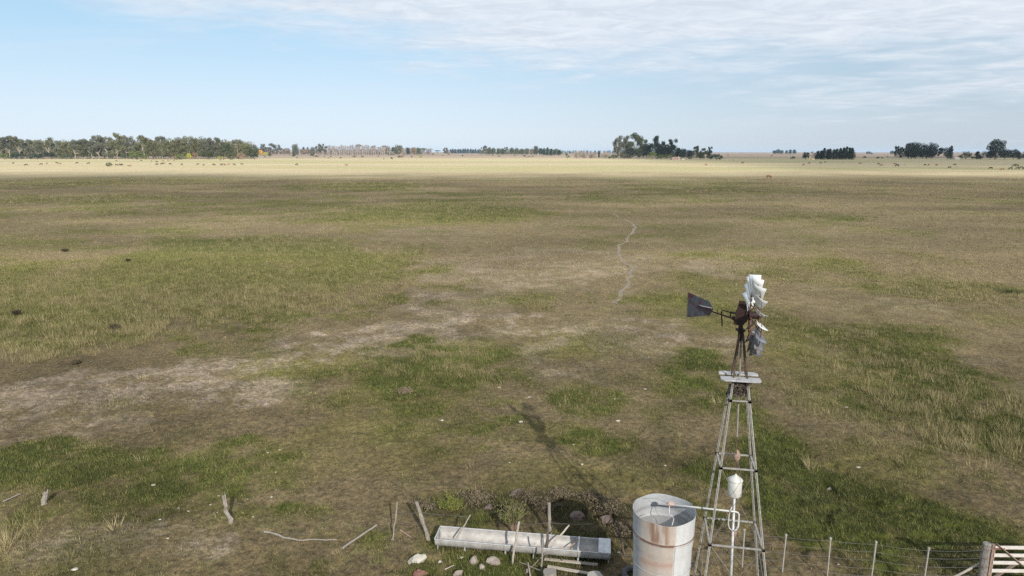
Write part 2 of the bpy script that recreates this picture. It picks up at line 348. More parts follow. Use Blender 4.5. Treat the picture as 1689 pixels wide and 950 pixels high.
# winding cattle track: a strip draped on the ground
pts = [at(*p) for p in ((1016,500),(1022,488),(1032,470),(1041,452),(1043,444),(1036,436),(1026,430),(1021,420),(1020,410),(1022,404),(1033,399),(1036,390),(1043,382),(1048,375),(1040,366),(1022,360),(1012,354),(1016,347))]
fine_pts = []
for i in range(len(pts) - 1):
    for k in range(8): fine_pts.append(pts[i].lerp(pts[i + 1], k / 8))
fine_pts.append(pts[-1]); V = []; F = []
for i, p in enumerate(fine_pts):
    d = (fine_pts[min(i + 1, len(fine_pts) - 1)] - fine_pts[max(i - 1, 0)]).normalized(); nrm = Vector((d.y, -d.x, 0))
    wd = (.09 + .17 * float(vnoise(np.array([i * .7]), np.array([3.3]), 9)[0])) * min(1, (len(fine_pts) - i) / 25 + .2)
    o_ = (float(vnoise(np.array([i * .5]), np.array([1.3]), 7)[0]) - .5) * .5
    for s in (-1, -.3, .3, 1):
        q = p + nrm * (s * wd + o_); V.append((q.x, q.y, ghs(q.x, q.y) + .012 + (.004 if abs(s) < 1 else 0)))
    if i: F += [((i - 1) * 4 + k, (i - 1) * 4 + k + 1, i * 4 + k + 1, i * 4 + k) for k in range(3)]
M['trail'] = basic('trail_dust', (.22, .18, .13), (.30, .255, .195), 3, 1, bmp=.5)
tag(link('path', npmesh('path', V, F, True), M['trail']), kind='structure')

# ------------------------------------------------------------------ grass: tufts of thin blades
def tufts(name, px_, py_, hgt, spread, nb, wid, cols, lean=.35, seed=1):
    rg = np.random.default_rng(seed); n = len(px_); N = n * nb
    bx = np.repeat(px_, nb) + rg.normal(0, 1, N) * np.repeat(spread, nb); by = np.repeat(py_, nb) + rg.normal(0, 1, N) * np.repeat(spread, nb)
    h = np.repeat(hgt, nb) * rg.uniform(.45, 1.15, N); w = np.repeat(wid, nb) * rg.uniform(.6, 1.3, N)
    a = rg.uniform(0, 2 * np.pi, N); ox = (bx - np.repeat(px_, nb)); oy = (by - np.repeat(py_, nb))
    nn = np.sqrt(ox * ox + oy * oy) + 1e-6
    tx = ox / nn * h * lean + rg.normal(0, .20, N) * h - .12 * h; ty = oy / nn * h * lean + rg.normal(0, .20, N) * h
    z0 = gh(bx, by) - .015
    V = np.empty((N, 3, 3)); cu = np.cos(a) * w / 2; su = np.sin(a) * w / 2
    V[:, 0] = np.stack([bx - cu, by - su, z0], 1); V[:, 1] = np.stack([bx + cu, by + su, z0], 1)
    V[:, 2] = np.stack([bx + tx, by + ty, z0 + h], 1)
    C = np.repeat(np.repeat(cols, nb, 0) * rg.uniform(.7, 1.35, (N, 1)), 3, 0)
    return V.reshape(-1, 3), np.arange(N * 3).reshape(-1, 3), C
def scatter(n, d0, d1, p, seed):
    rg = np.random.default_rng(seed); u = rg.random(n)
    D = (d0 ** (2 - p) + u * (d1 ** (2 - p) - d0 ** (2 - p))) ** (1 / (2 - p)) if p != 2 else d0 * (d1 / d0) ** u
    ax = rg.uniform(-.83, .83, n); return ax * (D + 2.5), D
def grass_obj(name, parts, label, cat):
    V = []; F = []; C = []; o_ = 0
    for v, f, c in parts: V.append(v); F.append(f + o_); C.append(c); o_ += len(v)
    ob = link(name, npmesh(name, np.vstack(V), np.vstack(F), False, np.vstack(C)), M['grass'])
    return tag(ob, label, cat, kind='stuff')
x, y = scatter(170000, 14, 80, 1.3, 5); c, g, b, yl = cover(x, y); rg = np.random.default_rng(6)
keep = rg.random(len(x)) < np.clip(.38 + g * .8 - b * .25, .12, 1); x, y, c, g, yl = x[keep], y[keep], c[keep], g[keep], yl[keep]
D = y; hg = (.035 + .07 * g + .03 * rg.random(len(x))) * (1 + D / 70); cc = c * 1.12 + (rg.random(len(x)) < .42)[:, None] * np.array((.075, .062, .025))
turf = tufts('turf', x, y, hg, .035 + D * .0014, 8, .009 + D * .00035, cc * rg.uniform(.55, 1.5, (len(x), 1)), .5, 7)
x, y = scatter(90000, 60, 300, 1.7, 61); c, g, b, yl = cover(x, y); rg = np.random.default_rng(62); keep = rg.random(len(x)) < np.clip(.55 + g - b * .4, .1, 1); x, y, c = x[keep], y[keep], c[keep]
turf2 = tufts('turf2', x, y, .07 + .10 * rg.random(len(x)) + y * .0004, .10 + y * .0022, 4, .03 + y * .0006, c * rg.uniform(.6, 1.55, (len(x), 1)), .6, 63)
grass_obj('short_grass', [turf, turf2], 'short green and straw coloured turf covering the near pasture', 'grass')
# pale tall tussocks
parts = []
for (n, d0, d1, p, sd, sc) in ((30000, 14, 60, 1.3, 11, 1.0), (70000, 50, 330, 1.75, 12, 1.0)):
    x, y = scatter(n, d0, d1, p, sd); rg = np.random.default_rng(sd + 50)
    w1 = (fbm(x / 5, y / 5, 3, 3) - .5) * .9; tw = pw(TUSS, x, y, w1); cl = sstep(.42, .62, fbm(x / 1.3, y / 1.3, 77, 2)) if d0 < 50 else 1.0
    base = .012 if d0 < 50 else .03
    keep = rg.random(len(x)) < np.clip((tw * .62 + base) * (.3 + .9 * cl), 0, 1) * (.95 if d0 < 50 else .85); x, y, tw = x[keep], y[keep], tw[keep]
    n = len(x); mixv = rg.random((n, 1)); cols = np.array((.33, .275, .145)) * mixv + np.array((.15, .145, .055)) * (1 - mixv)
    far_ = np.clip(y / 100, 0, 1.5)
    hg = (.18 + .26 * tw + .14 * rg.random(n)) * (.9 + .2 * far_); parts.append(tufts('t', x, y, hg, .06 + .06 * tw + y * .0012, 22 if d0 < 50 else 12, .007 + y * .00032, cols, .28, sd))
# rough green rushes in dark strips
x, y = scatter(26000, 110, 330, 1.2, 21); w = pw([p_ for p_ in GREEN if p_[1] > 110], x, y, (fbm(x / 8, y / 8, 3, 3) - .5)); rg = np.random.default_rng(22)
keep = rg.random(len(x)) < w * .55; x, y = x[keep], y[keep]; n = len(x)
parts.append(tufts('t', x, y, .25 + .3 * rg.random(n), .25 + 0 * x, 5, .10 + 0 * x, np.array((.085, .088, .032)) * rg.uniform(.7, 1.5, (n, 1)), .4, 23))
grass_obj('tussock_grass', parts, 'pale yellow tall tussock grass standing in drifts across the pasture', 'grass')
# single tussocks that stand out
ISO = [((1335,772),.55,60,'pale straw tussock alone on green grass to the right of the windmill'),((1181,664),.38,36,'small pale tussock left of the windmill platform'),
 ((232,762),.34,40,'little rounded straw tussock at the edge of the left green patch'),((1600,742),.5,60,'tall pale tussock low in the right hand rough grass'),((1567,735),.42,50,'feathery pale tussock just left of a taller one at right'),
 ((12,905),.7,90,'large straw tussock at the lower left edge of the field'),((187,872),.4,40,'thin yellow tussock on bare ground at lower left')]
for (p, h_, nb, lb) in ISO:
    q = at(*p); v, f, c = tufts('t', np.array([q.x]), np.array([q.y]), np.array([h_]), np.array([.10]), nb, np.array([.02]), np.array([[.34, .29, .16]]), .45, int(p[0]))
    tag(link('grass_tussock', npmesh('grass_tussock', v - np.array([[q.x, q.y, 0]]), f, False, c), M['grass']), lb, 'grass tussock', 'lone tussocks on the near pasture').location = (q.x, q.y, 0)
#@@PART2
# ------------------------------------------------------------------ broken cloud behind the camera that shades the pasture
def cloud(name, cx_, cy_, sx, sy, alt, thick, dens, soft, seed, near_dens=None):
    """flat stratus bank, thick and lumpy; the opacity falls off at its own ragged edge"""
    nx, ny = 40, 24; gx, gy = np.meshgrid(np.linspace(-sx, sx, nx), np.linspace(-sy, sy, ny), indexing='ij')
    n_ = fbm(gx / 140 + 9, gy / 140, seed, 3); edge_ = np.minimum(1, 1.3 * (1 - np.maximum(np.abs(gx / sx), np.abs(gy / sy)))).clip(0, 1)
    top = alt + thick * (.2 + n_) * np.sqrt(edge_) + 1; bot = alt - thick * .25 * n_ * np.sqrt(edge_) - 1
    V = np.vstack([np.stack([gx.ravel(), gy.ravel(), top.ravel()], 1), np.stack([gx.ravel(), gy.ravel(), bot.ravel()], 1)])
    i = np.arange(nx * ny).reshape(nx, ny); a = np.stack([i[:-1, :-1], i[1:, :-1], i[1:, 1:], i[:-1, 1:]], -1).reshape(-1, 4); k = nx * ny
    rim = []
    per = [i[j, 0] for j in range(nx)] + [i[nx - 1, j] for j in range(1, ny)] + [i[j, ny - 1] for j in range(nx - 2, -1, -1)] + [i[0, j] for j in range(ny - 2, 0, -1)]
    for q in range(len(per)): p0, p1 = per[q], per[(q + 1) % len(per)]; rim.append((p1, p0, p0 + k, p1 + k))
    F = np.vstack([a, a[:, ::-1] + k, np.array(rim)])
    m, nt, b = newmat('cloud_' + str(seed)); N = nt.nodes; Lk = nt.links
    out = [q for q in N if q.type == 'OUTPUT_MATERIAL'][0]; N.remove(b)
    tcn = N.new('ShaderNodeTexCoord'); sp = N.new('ShaderNodeSeparateXYZ'); Lk.new(tcn.outputs['Object'], sp.inputs[0])
    def mth(op, a_, b__=None):
        q = N.new('ShaderNodeMath'); q.operation = op
        for j, v in enumerate((a_, b__)):
            if v is None: continue
            if isinstance(v, (int, float)): q.inputs[j].default_value = v
            else: Lk.new(v, q.inputs[j])
        return q.outputs[0]
    ex = mth('DIVIDE', mth('SUBTRACT', sx, mth('ABSOLUTE', sp.outputs[0])), soft); ey = mth('DIVIDE', mth('SUBTRACT', sy, mth('ABSOLUTE', sp.outputs[1])), soft)
    e_ = mth('MINIMUM', ex, ey)
    f1 = nz(nt, .009, 5, .55, stretch=(1, 2.2, 0)); f2 = nz(nt, .0035, 3, .5, stretch=(1, 1.6, 0))
    f3 = nz(nt, .0016, 2, .5, stretch=(1, .3, 0)); t_ = mth('ADD', mth('ADD', e_, mth('MULTIPLY', mth('SUBTRACT', f1, .5), 1.8)), mth('MULTIPLY', mth('SUBTRACT', f3, .5), 1.6))
    q = N.new('ShaderNodeMapRange'); q.interpolation_type = 'SMOOTHSTEP'; Lk.new(t_, q.inputs['Value']); q.inputs['From Min'].default_value = .0; q.inputs['From Max'].default_value = 1.0
    dn = mth('MULTIPLY', q.outputs[0], mth('ADD', mth('MULTIPLY', mth('SUBTRACT', f2, .5), .5), dens))
    if near_dens is not None:                       # thinner towards the edge nearest the sun
        q2 = N.new('ShaderNodeMapRange'); q2.interpolation_type = 'SMOOTHSTEP'; Lk.new(sp.outputs[1], q2.inputs['Value'])
        q2.inputs['From Min'].default_value = near_dens[0]; q2.inputs['From Max'].default_value = near_dens[1]; q2.inputs['To Min'].default_value = near_dens[2]
        dn = mth('MULTIPLY', dn, q2.outputs[0])
    tr = N.new('ShaderNodeBsdfTransparent'); df = N.new('ShaderNodeBsdfDiffuse'); df.inputs[0].default_value = (.8, .8, .8, 1)
    mxn = N.new('ShaderNodeMixShader'); Lk.new(dn, mxn.inputs[0]); Lk.new(tr.outputs[0], mxn.inputs[1]); Lk.new(df.outputs[0], mxn.inputs[2]); Lk.new(mxn.outputs[0], out.inputs[0])
    o = link(name, npmesh(name, V, F, True), m); o.location = (cx_, cy_, 0)
    return tag(o, kind='structure')
def over(x, y, alt): k = alt / SUNV.z; return x + SUNV.x * k, y + SUNV.y * k     # where a cloud must hang to shade ground point (x, y)
A1 = over(0, 158, 600)
cloud('cloud', A1[0], A1[1], 2400, 275, 600, 60, .41, 210, 201, (-20, 130, .78))
A2 = over(1750, 1060, 600)
cloud('cloud', A2[0], A2[1], 1600, 680, 600, 60, .50, 230, 205)

# ------------------------------------------------------------------ haze
hz = MB(); hz.box((0, 6500, 21), (26000, 19000, 48)); hzo = hz.build('haze', None); tag(hzo, kind='stuff')
m = bpy.data.materials.new('haze_air'); m.use_nodes = True; nt = m.node_tree; nt.nodes.clear()
pv = nt.nodes.new('ShaderNodeVolumePrincipled'); pv.inputs['Color'].default_value = (.55, .74, 1, 1); pv.inputs['Density'].default_value = 4.2e-5; pv.inputs['Anisotropy'].default_value = .2
om = nt.nodes.new('ShaderNodeOutputMaterial'); nt.links.new(pv.outputs[0], om.inputs['Volume']); hzo.data.materials.append(m)

# ------------------------------------------------------------------ windmill
TX, TY, YAW = 5.27, 14.4, -0.184
def twr(sx, sy, z):
    w = .933 * (8.36 - z) / 8.36; c, s = math.cos(YAW), math.sin(YAW); cx_ = TX - .028 * z + .08
    return Vector((cx_ + w * (sx * c - sy * s), TY + w * (sx * s + sy * c), z))
wm = empty('windmill', (TX, TY, 0)); base = Vector((TX, TY, 0))
tag(wm, 'tall weathered steel water-pumping windmill with white blades standing beside the round tank', 'windmill')
def loc(v): return Vector(v) - base
CORN = [(-1, -1), (1, -1), (1, 1), (-1, 1)]
for sx, sy in CORN:
    mb = MB(); p, q = loc(twr(sx, sy, -.1)), loc(twr(sx, sy, 6.96)); ctr = ((loc(twr(-1, -1, 3)) + loc(twr(1, 1, 3))) / 2)
    mb.bar(p, q, .050, .010, up=(1, 0, 0)); mb.bar(p, q, .010, .050, up=(1, 0, 0)); mb.build('leg', M['leg'], wm)
    mb = MB(); a_, b_ = loc(twr(sx, sy, 6.80)), loc(twr(sx * .9, sy * .9, 8.10)); mb.tube([a_, b_], .019, 6); mb.build('mast_leg', M['brownrust'], wm)
for z_, mt in ((3.09, 'leg'), (4.93, 'leg'), (6.50, 'leg'), (1.2, 'leg')):
    for k in range(4):
        a_, b_ = CORN[k], CORN[(k + 1) % 4]; mb = MB(); mb.bar(loc(twr(*a_, z_)), loc(twr(*b_, z_)), .045, .03)
        for c_ in (a_, b_):
            e_ = loc(twr(*c_, z_)); mb.box(e_, (.075, .075, .06))
        mb.build('crossbar', M[mt], wm, bevel=.004)
for z0, z1 in ((0, 1.2), (1.2, 3.09), (3.09, 4.93)):
    for k in range(4):
        a_, b_ = CORN[k], CORN[(k + 1) % 4]
        if z0 > 3 and k != 0: continue
        mb = MB()
        mb.tube([loc(twr(*a_, z0)), loc(twr(*b_, z1))], .0055, 5); mb.tube([loc(twr(*b_, z0)), loc(twr(*a_, z1))], .0055, 5); mb.build('bracing_wire', M['wire'], wm)
# platform: boards with clipped corners around the mast
c, s = math.cos(YAW), math.sin(YAW); RZ = Matrix.Rotation(YAW, 3, 'Z'); pc = loc((twr(-1, -1, 6.985) + twr(1, 1, 6.985)) / 2)
def board(y0, y1, x0, x1, clip=0.0, parent=wm):
    mb = MB(); z = .0; pts = [(x0, y0), (x1, y0), (x1, y1), (x0, y1)]
    if clip > 0: pts = [(x0 + clip, y0), (x1 - clip, y0), (x1, y0 + clip), (x1, y1), (x0, y1), (x0, y0 + clip)]
    if clip < 0: k = -clip; pts = [(x0, y0), (x1, y0), (x1, y1 - k), (x1 - k, y1), (x0 + k, y1), (x0, y1 - k)]
    V = [pc + RZ @ Vector((a_, b_, 0)) for a_, b_ in pts] + [pc + RZ @ Vector((a_, b_, .035)) for a_, b_ in pts]; n = len(pts)
    mb.add(V, [tuple(range(n))[::-1], tuple(range(n, 2 * n))] + [(i, (i + 1) % n, n + (i + 1) % n, n + i) for i in range(n)])
    return mb.build('platform_board', M['deck'], parent, bevel=.003)
board(-.33, -.20, -.43, .43, .07); board(-.192, -.06, -.43, .43); board(.14, .33, -.43, .43, -.07)
mb = MB()
for sx in (-1, 1): mb.bar(pc + RZ @ Vector((sx * .24, -.31, -.028)), pc + RZ @ Vector((sx * .24, .31, -.028)), .05, .05)
mb.build('platform_bearer', M['darkwood'], wm)
# dark sacking and old nest under the platform, between the legs
rnd = random.Random(8); mb = MB()
for i in range(260):
    z_ = rnd.uniform(6.58, 6.94); w = .933 * (8.36 - z_) / 8.36 * .88; p = loc(((TX - .10) + rnd.uniform(-w, w), TY + rnd.uniform(-w, w), z_))
    d = Vector((rnd.uniform(-1, 1), rnd.uniform(-1, 1), rnd.uniform(-.5, .5))).normalized() * rnd.uniform(.05, .12); mb.tube([p - d, p + d], .008, 3, cap=False)
mb.build('twig_nest', M['darkwood'], wm)
# pump rod, guides and the column of pipe
cz = lambda z: loc((TX + .08 - .028 * z, TY, z))
mb = MB(); mb.tube([cz(5.55), cz(8.0)], .022, 6); mb.build('pump_rod', M['greywood'], wm)
mb = MB(); mb.tube([cz(4.05), cz(5.6)], .011, 6); mb.build('pump_rod', M['rust'], wm)
mb = MB(); mb.tube([cz(-.05), cz(4.08)], .030, 10); mb.build('standpipe', M['galv'], wm, True)
for z_ in (4.98, 3.02):
    g = MB(); c0 = cz(z_) + Vector((.03, .05, .08)); pts = [c0 + Vector((0, 0, h_)) for h_ in (-.15, -.12, -.05, .03, .10, .14)]
    g.tube(pts, [.025, .06, .082, .08, .05, .02], 12); go = g.build('rod_guide', M['brownwood'], wm, True)
    g = MB(); g.tube([c0 + Vector((.0, 0, -.12)), c0 + Vector((.05, -.01, -.28)), c0 + Vector((.09, -.02, -.42))], [.035, .028, .012], 6); g.build('strap', M['darkwood'], go)
# small pressure vessel with a conical lid
def lathe(mb, prof, c0, n=28):
    V = []; F = []
    for r_, z_ in prof:
        for k in range(n): a_ = 2 * math.pi * k / n; V.append(Vector(c0) + Vector((r_ * math.cos(a_), r_ * math.sin(a_), z_)))
    for i in range(len(prof) - 1):
        for k in range(n): F.append((i * n + k, i * n + (k + 1) % n, (i + 1) * n + (k + 1) % n, (i + 1) * n + k))
    mb.add(V, F)
M['cream'] = basic('cream_painted_metal', (.46, .47, .44), (.60, .61, .58), 5, .5, .1, bmp=.1, spots=((.34, .25, .18), .70))
vz = 4.07; mb = MB(); cv = cz(4.2); cv.z = 0
lathe(mb, [(0, vz), (.145, vz), (.158, vz + .02), (.158, vz + .40), (.15, vz + .41), (0, vz + .41)], cv); va = mb.build('surge_vessel', M['cream'], wm, True)
mb = MB(); lathe(mb, [(.172, vz + .395), (.176, vz + .41), (.10, vz + .47), (.03, vz + .52), (.02, vz + .55), (0, vz + .55)], cv); mb.build('lid', M['cream'], va, True)
# delivery pipe: out of the vessel, down in a loop, and over to the tank
TKX, TKY, TKZ = 3.67, 14.68, 3.55
pz = 3.68; p0 = cz(pz); p0.y -= .05
endp = loc((TKX + .13, TKY - .02, pz + .01))
mb = MB(); pts = [endp, p0 + Vector((.02, 0, 0)), p0 + Vector((.08, 0, -.02)), p0 + Vector((.11, 0, -.07)), p0 + Vector((.115, 0, -.38)), p0 + Vector((.08, 0, -.46)), p0 + Vector((.02, 0, -.50))]
mb.tube(pts, .022, 10); mb.build('delivery_pipe', M['pvc'], wm, True)
mb = MB(); mb.tube([p0 + Vector((-.07, 0, .12)), p0 + Vector((-.12, 0, -.05)), p0 + Vector((-.13, 0, -.30)), p0 + Vector((-.10, 0, -.42)), p0 + Vector((-.01, 0, -.50))], .013, 8); mb.build('hose', M['pvc'], wm, True)
# head
hub = Vector((5.38, 14.4 + .0, 8.44)); hd = loc((TX - .17, TY, 8.30))
mb = MB(); mb.tube([hd + Vector((0, 0, -.45)), hd + Vector((0, 0, .1))], .05, 10); mb.box(hd + Vector((0, 0, .12)), (.22, .17, .24)); mb.box(hd + Vector((0, 0, -.2)), (.17, .17, .05)); mb.build('gearbox', M['darkrust'], wm, bevel=.01)
mb = MB(); mb.tube([hd + Vector((.05, 0, .14)), loc(hub) + Vector((.12, 0, 0))], .035, 10); mb.build('shaft', M['darkrust'], wm)
# dark side vane standing up beside the gearbox
mb = MB(); V = []
prof = [(-.10, -.12), (.10, -.14), (.20, .02), (.155, .36), (.11, .43), (-.01, .43)]
ax1 = Vector((.93, -.36, 0)).normalized(); nn = Vector((.36, .93, 0))
for sgn in (-1, 1): V += [hd + Vector((-.10, -.10, .06)) + ax1 * a_ + Vector((0, 0, b_)) + nn * sgn * .006 for a_, b_ in prof]
n = len(prof); mb.add(V, [tuple(range(n)), tuple(range(n, 2 * n))[::-1]] + [(i, n + i, n + (i + 1) % n, (i + 1) % n) for i in range(n)]); mb.build('side_vane', M['darkrust'], wm)
# wheel
wh = bpy.data.objects.new('wheel', None); COL.objects.link(wh); wh.parent = wm; wh.location = loc(hub)
wh.rotation_euler = (0, math.radians(-2), math.radians(-9))
mb = MB(); mb.tube([(-.10, 0, 0), (.10, 0, 0)], .085, 16); mb.tube([(-.12, 0, 0), (-.09, 0, 0)], .115, 16); mb.tube([(.09, 0, 0), (.12, 0, 0)], .115, 16); mb.build('hub', M['darkrust'], wh)
NB = 18; R0, R1 = .42, .90; phi = math.radians(-52)
for k in range(6):
    a_ = 2 * math.pi * (k + .25) / 6; rv = Vector((0, math.sin(a_), math.cos(a_))); mb = MB()
    mb.bar(Vector((-.10, 0, 0)) + rv * .08, Vector((.0, 0, 0)) + rv * .78, .022, .010); mb.bar(Vector((.10, 0, 0)) + rv * .08, Vector((.0, 0, 0)) + rv * .60, .022, .010); mb.build('wheel_arm', M['rust'], wh)
for rr in (.47, .76):
    mb = MB(); n = 48; pts = [Vector((.015, math.sin(2 * math.pi * i / n) * rr, math.cos(2 * math.pi * i / n) * rr)) for i in range(n + 1)]; mb.tube(pts, .010, 5, cap=False); mb.build('wheel_ring', M['rust'], wh)
rnd = random.Random(3)
for k in range(NB):
    a_ = 2 * math.pi * (k + .3) / NB; rv = Vector((0, math.sin(a_), math.cos(a_))); tv = Vector((0, -math.cos(a_), math.sin(a_))); axv = Vector((1, 0, 0))
    ph = phi + rnd.uniform(-.06, .06); V = []; nu, nv = 6, 4; bent = rnd.uniform(-.03, .03)
    for side in (0, 1):
        for i in range(nv + 1):
            fr = i / nv; rr = R0 + (R1 - R0) * fr; hw = (.088 + .052 * fr); tw = ph - .25 * (fr - .5)
            for j in range(nu + 1):
                u = j / nu * 2 - 1; cdir = tv * -math.cos(tw) + axv * math.sin(tw); nd = tv * math.sin(tw) + axv * math.cos(tw)
                V.append(rv * (rr + bent * u * fr) + cdir * u * hw + nd * ((u * u - .4) * .030) + nd * side * .003)
    m1 = (nu + 1) * (nv + 1); F = []
    for i in range(nv):
        for j in range(nu):
            q = i * (nu + 1) + j; F.append((q, q + 1, q + nu + 2, q + nu + 1)); F.append((q + m1, q + nu + 1 + m1, q + nu + 2 + m1, q + 1 + m1))
    per = [j for j in range(nu + 1)] + [i * (nu + 1) + nu for i in range(1, nv + 1)] + [nv * (nu + 1) + j for j in range(nu - 1, -1, -1)] + [i * (nu + 1) for i in range(nv - 1, 0, -1)]
    for i in range(len(per)): p_, q_ = per[i], per[(i + 1) % len(per)]; F.append((q_, p_, p_ + m1, q_ + m1))
    mb = MB(); mb.add(V, F); old = math.cos(a_) < -.12  # lower part of the wheel takes the blade copy with painted shade
    bo = mb.build('blade', M['blade_shaded'] if old else M['blade'], wh, True)
    if old: bo['label'] = 'dark rust-spotted blade with painted shade at the bottom of the wheel'
# tail vane folded back beside the wheel
tl = bpy.data.objects.new('tail', None); COL.objects.link(tl); tl.parent = wm; tl.location = hd
def tl_at(px_, py_, D): return atD(px_, py_, D) - base - hd
DT = 15.75; DM = 15.2
mb = MB(); mb.bar(tl_at(1217, 528, 14.45), tl_at(1175, 514, DM), .028, .028); mb.bar(tl_at(1175, 514, DM), tl_at(1152, 504, DM + .35), .024, .024); mb.bar(tl_at(1217, 519, 14.45), tl_at(1190, 511, 14.95), .022, .022)
mb.bar(tl_at(1217, 516, 14.45), tl_at(1205, 514, 14.7), .018, .018); mb.bar(tl_at(1205, 514, 14.7), tl_at(1205, 523, 14.7), .022, .022); mb.bar(tl_at(1190, 513, 14.95), tl_at(1191, 538, 14.95), .024, .024); mb.box(tl_at(1212, 525, 14.5), (.10, .10, .08))
mb.tube([tl_at(1183, 510, 15.0), tl_at(1184, 517, 15.0)], .008, 5); mb.build('tail_bone', M['darkrust'], tl)
vp = [(1134.5, 482), (1170, 497), (1176, 509), (1174.5, 514), (1169.5, 520.5), (1133, 523.5)]; xs = lambda px_: 15.85 - (px_ - 1134) / 42 * .62
V = [tl_at(a_, b_, xs(a_)) for a_, b_ in vp] + [tl_at(a_, b_, xs(a_)) + Vector((.010, .004, 0)) for a_, b_ in vp]; n = len(vp)
mb = MB(); mb.add(V, [tuple(range(n)), tuple(range(n, 2 * n))[::-1]] + [(i, n + i, n + (i + 1) % n, (i + 1) % n) for i in range(n)])
m, nt, b = newmat('vane_paint'); f = ramp(nt, nz(nt, 7, 6, .7), [(.48, (0, 0, 0)), (.56, (1, 1, 1))]); f2 = ramp(nt, nz(nt, 3.5, 2, .5), [(.4, (0, 0, 0)), (.6, (1, 1, 1))])
cc = mixc(nt, mixc(nt, 1.0, f, f2, 'MULTIPLY'), (.085, .098, .120), (.095, .036, .048)); g = ramp(nt, nz(nt, 20, 5, .7, stretch=(1, 1, .25)), [(.3, (.6, .6, .6)), (.7, (1.3, 1.3, 1.3))])
nt.links.new(mixc(nt, 1.0, cc, g, 'MULTIPLY'), b.inputs['Base Color']); b.inputs['Roughness'].default_value = .55; b.inputs['Metallic'].default_value = .3; M['vane'] = m
mb.build('tail_vane', M['vane'], tl)
mb = MB(); off = Vector((-.012, -.004, 0)); mb.bar(tl_at(1153, 503.5, xs(1153)) + off, tl_at(1175, 508, xs(1175)) + off, .012, .02); mb.build('vane_rib', M['galv'], tl)

# ------------------------------------------------------------------ water tank
tk = empty('water_tank', (TKX, TKY, 0)); tag(tk, 'open-topped round galvanised water tank streaked with rust in front of the windmill', 'water tank')
na_, prof = 128, [(.655, -.02), (.66, .6), (.67, 1.2), (.680, 1.75), (.690, 2.2), (.695, 2.30), (.698, 2.62), (.712, 2.74), (.728, 2.98), (.735, 3.05), (.732, 3.10), (.735, 3.3), (.744, 3.50), (.748, 3.55)]
zs = np.concatenate([np.linspace(prof[i][1], prof[i + 1][1], 9)[:-1] for i in range(len(prof) - 1)] + [[3.55]]); rs = np.interp(zs, [p[1] for p in prof], [p[0] for p in prof])
th = np.linspace(0, 2 * np.pi, na_, endpoint=False); T_, Z_ = np.meshgrid(th, zs); Rr = np.repeat(rs[:, None], na_, 1)
lob = .006 * np.sin(T_ * 3 + .6) + .010 * (fbm(T_ * 2.2, Z_ * .8, 301, 3) - .5) * 2
dent = -.022 * np.exp(-((T_ - 2.75) / .16) ** 2) * sstep(3.1, 3.5, Z_)           # dented lip at the back left
top_w = sstep(3.3, 3.55, Z_); Zw = Z_ + top_w * (.03 * np.exp(-((T_ - 2.9) / .3) ** 2) - .05 * np.exp(-((T_ - 3.05) / .12) ** 2) + .012 * np.sin(T_ * 5))
Ro = Rr + lob * 1.0 + dent
def ring_mesh(name, Rx, Zx, C):
    V = np.stack([(Rx * np.cos(T_)).ravel(), (Rx * np.sin(T_)).ravel(), Zx.ravel()], 1); i = np.arange(V.shape[0]).reshape(T_.shape)
    return V, i
Vo, io = ring_mesh('o', Ro, Zw, None); Vi, ii = ring_mesh('i', Ro - .006, Zw, None)
nxo = np.roll(io, -1, 1); Fo = np.stack([io[:-1], nxo[:-1], nxo[1:], io[1:]], -1).reshape(-1, 4); Fi = Fo[:, ::-1] + len(Vo); Ft = np.stack([io[-1], nxo[-1], nxo[-1] + len(Vo), io[-1] + len(Vo)], -1)
# rust map in tank angle/height: the camera-facing left panel is stained, the right panel is bright
ang_d = np.degrees(T_) % 360                                  # camera side is about 255 degrees
n1 = fbm(T_ * 6, Z_ * 1.3, 311, 5, .6); n2 = fbm(T_ * 16, Z_ * 3, 321, 4, .6); n3 = fbm(T_ * 3, Z_ * 9, 331, 4, .6)
steel = np.array((.42, .44, .47)); pale = np.array((.58, .60, .62)); chalk = np.array((.47, .40, .345)); rustc = np.array((.22, .115, .062)); deep = np.array((.11, .042, .024))
C = steel[None, None] * np.ones(T_.shape + (1,)); panel = sstep(200, 226, ang_d + 14 * (n1 - .5)) * sstep(281, 278, ang_d)
C = C + (pale - C) * (sstep(277, 280, ang_d) * sstep(350, 330, ang_d))[..., None]
C = C + (chalk - C) * (panel * np.clip(.75 + .6 * (n1 - .5), 0, 1))[..., None]
up = sstep(3.02, 3.1, Z_); st_ = panel * up * sstep(.36, .60, n1) * sstep(222, 238, ang_d) * sstep(278, 262, ang_d + 20 * (n1 - .5)) * .8
C = C + (rustc - C) * np.clip(st_, 0, 1)[..., None]
hoop = np.exp(-((Z_ - 3.02 - .02 * (n3 - .5)) / .030) ** 2) * sstep(205, 215, ang_d) * sstep(279, 276, ang_d); C = C + (deep - C) * np.clip(hoop * 1.1, 0, 1)[..., None]
n6 = fbm(T_ * 2.5, Z_ * 6, 341, 3); lowb = np.exp(-((Z_ - 2.50 - .05 * (T_ - 4.4) - .05 * (n6 - .5)) / (.06 + .05 * n6)) ** 2) * panel * (.35 + .6 * n6); C = C + (np.array((.36, .20, .15)) - C) * lowb[..., None]
run = panel * sstep(.55, .75, n2) * sstep(2.98, 2.6, Z_) * .35; C = C + (np.array((.42, .32, .25)) - C) * run[..., None]
seam = np.exp(-((ang_d - 279.5) / .9) ** 2) * sstep(3.02, 2.98, Z_) * (.3 + .7 * n2); C = C + (np.array((.85, .86, .87)) - C) * seam[..., None]
C = C * (.90 + .2 * n2)[..., None]
Ci = np.array((.42, .44, .46))[None, None] * (.78 + .3 * n1)[..., None] * np.ones(T_.shape + (1,))
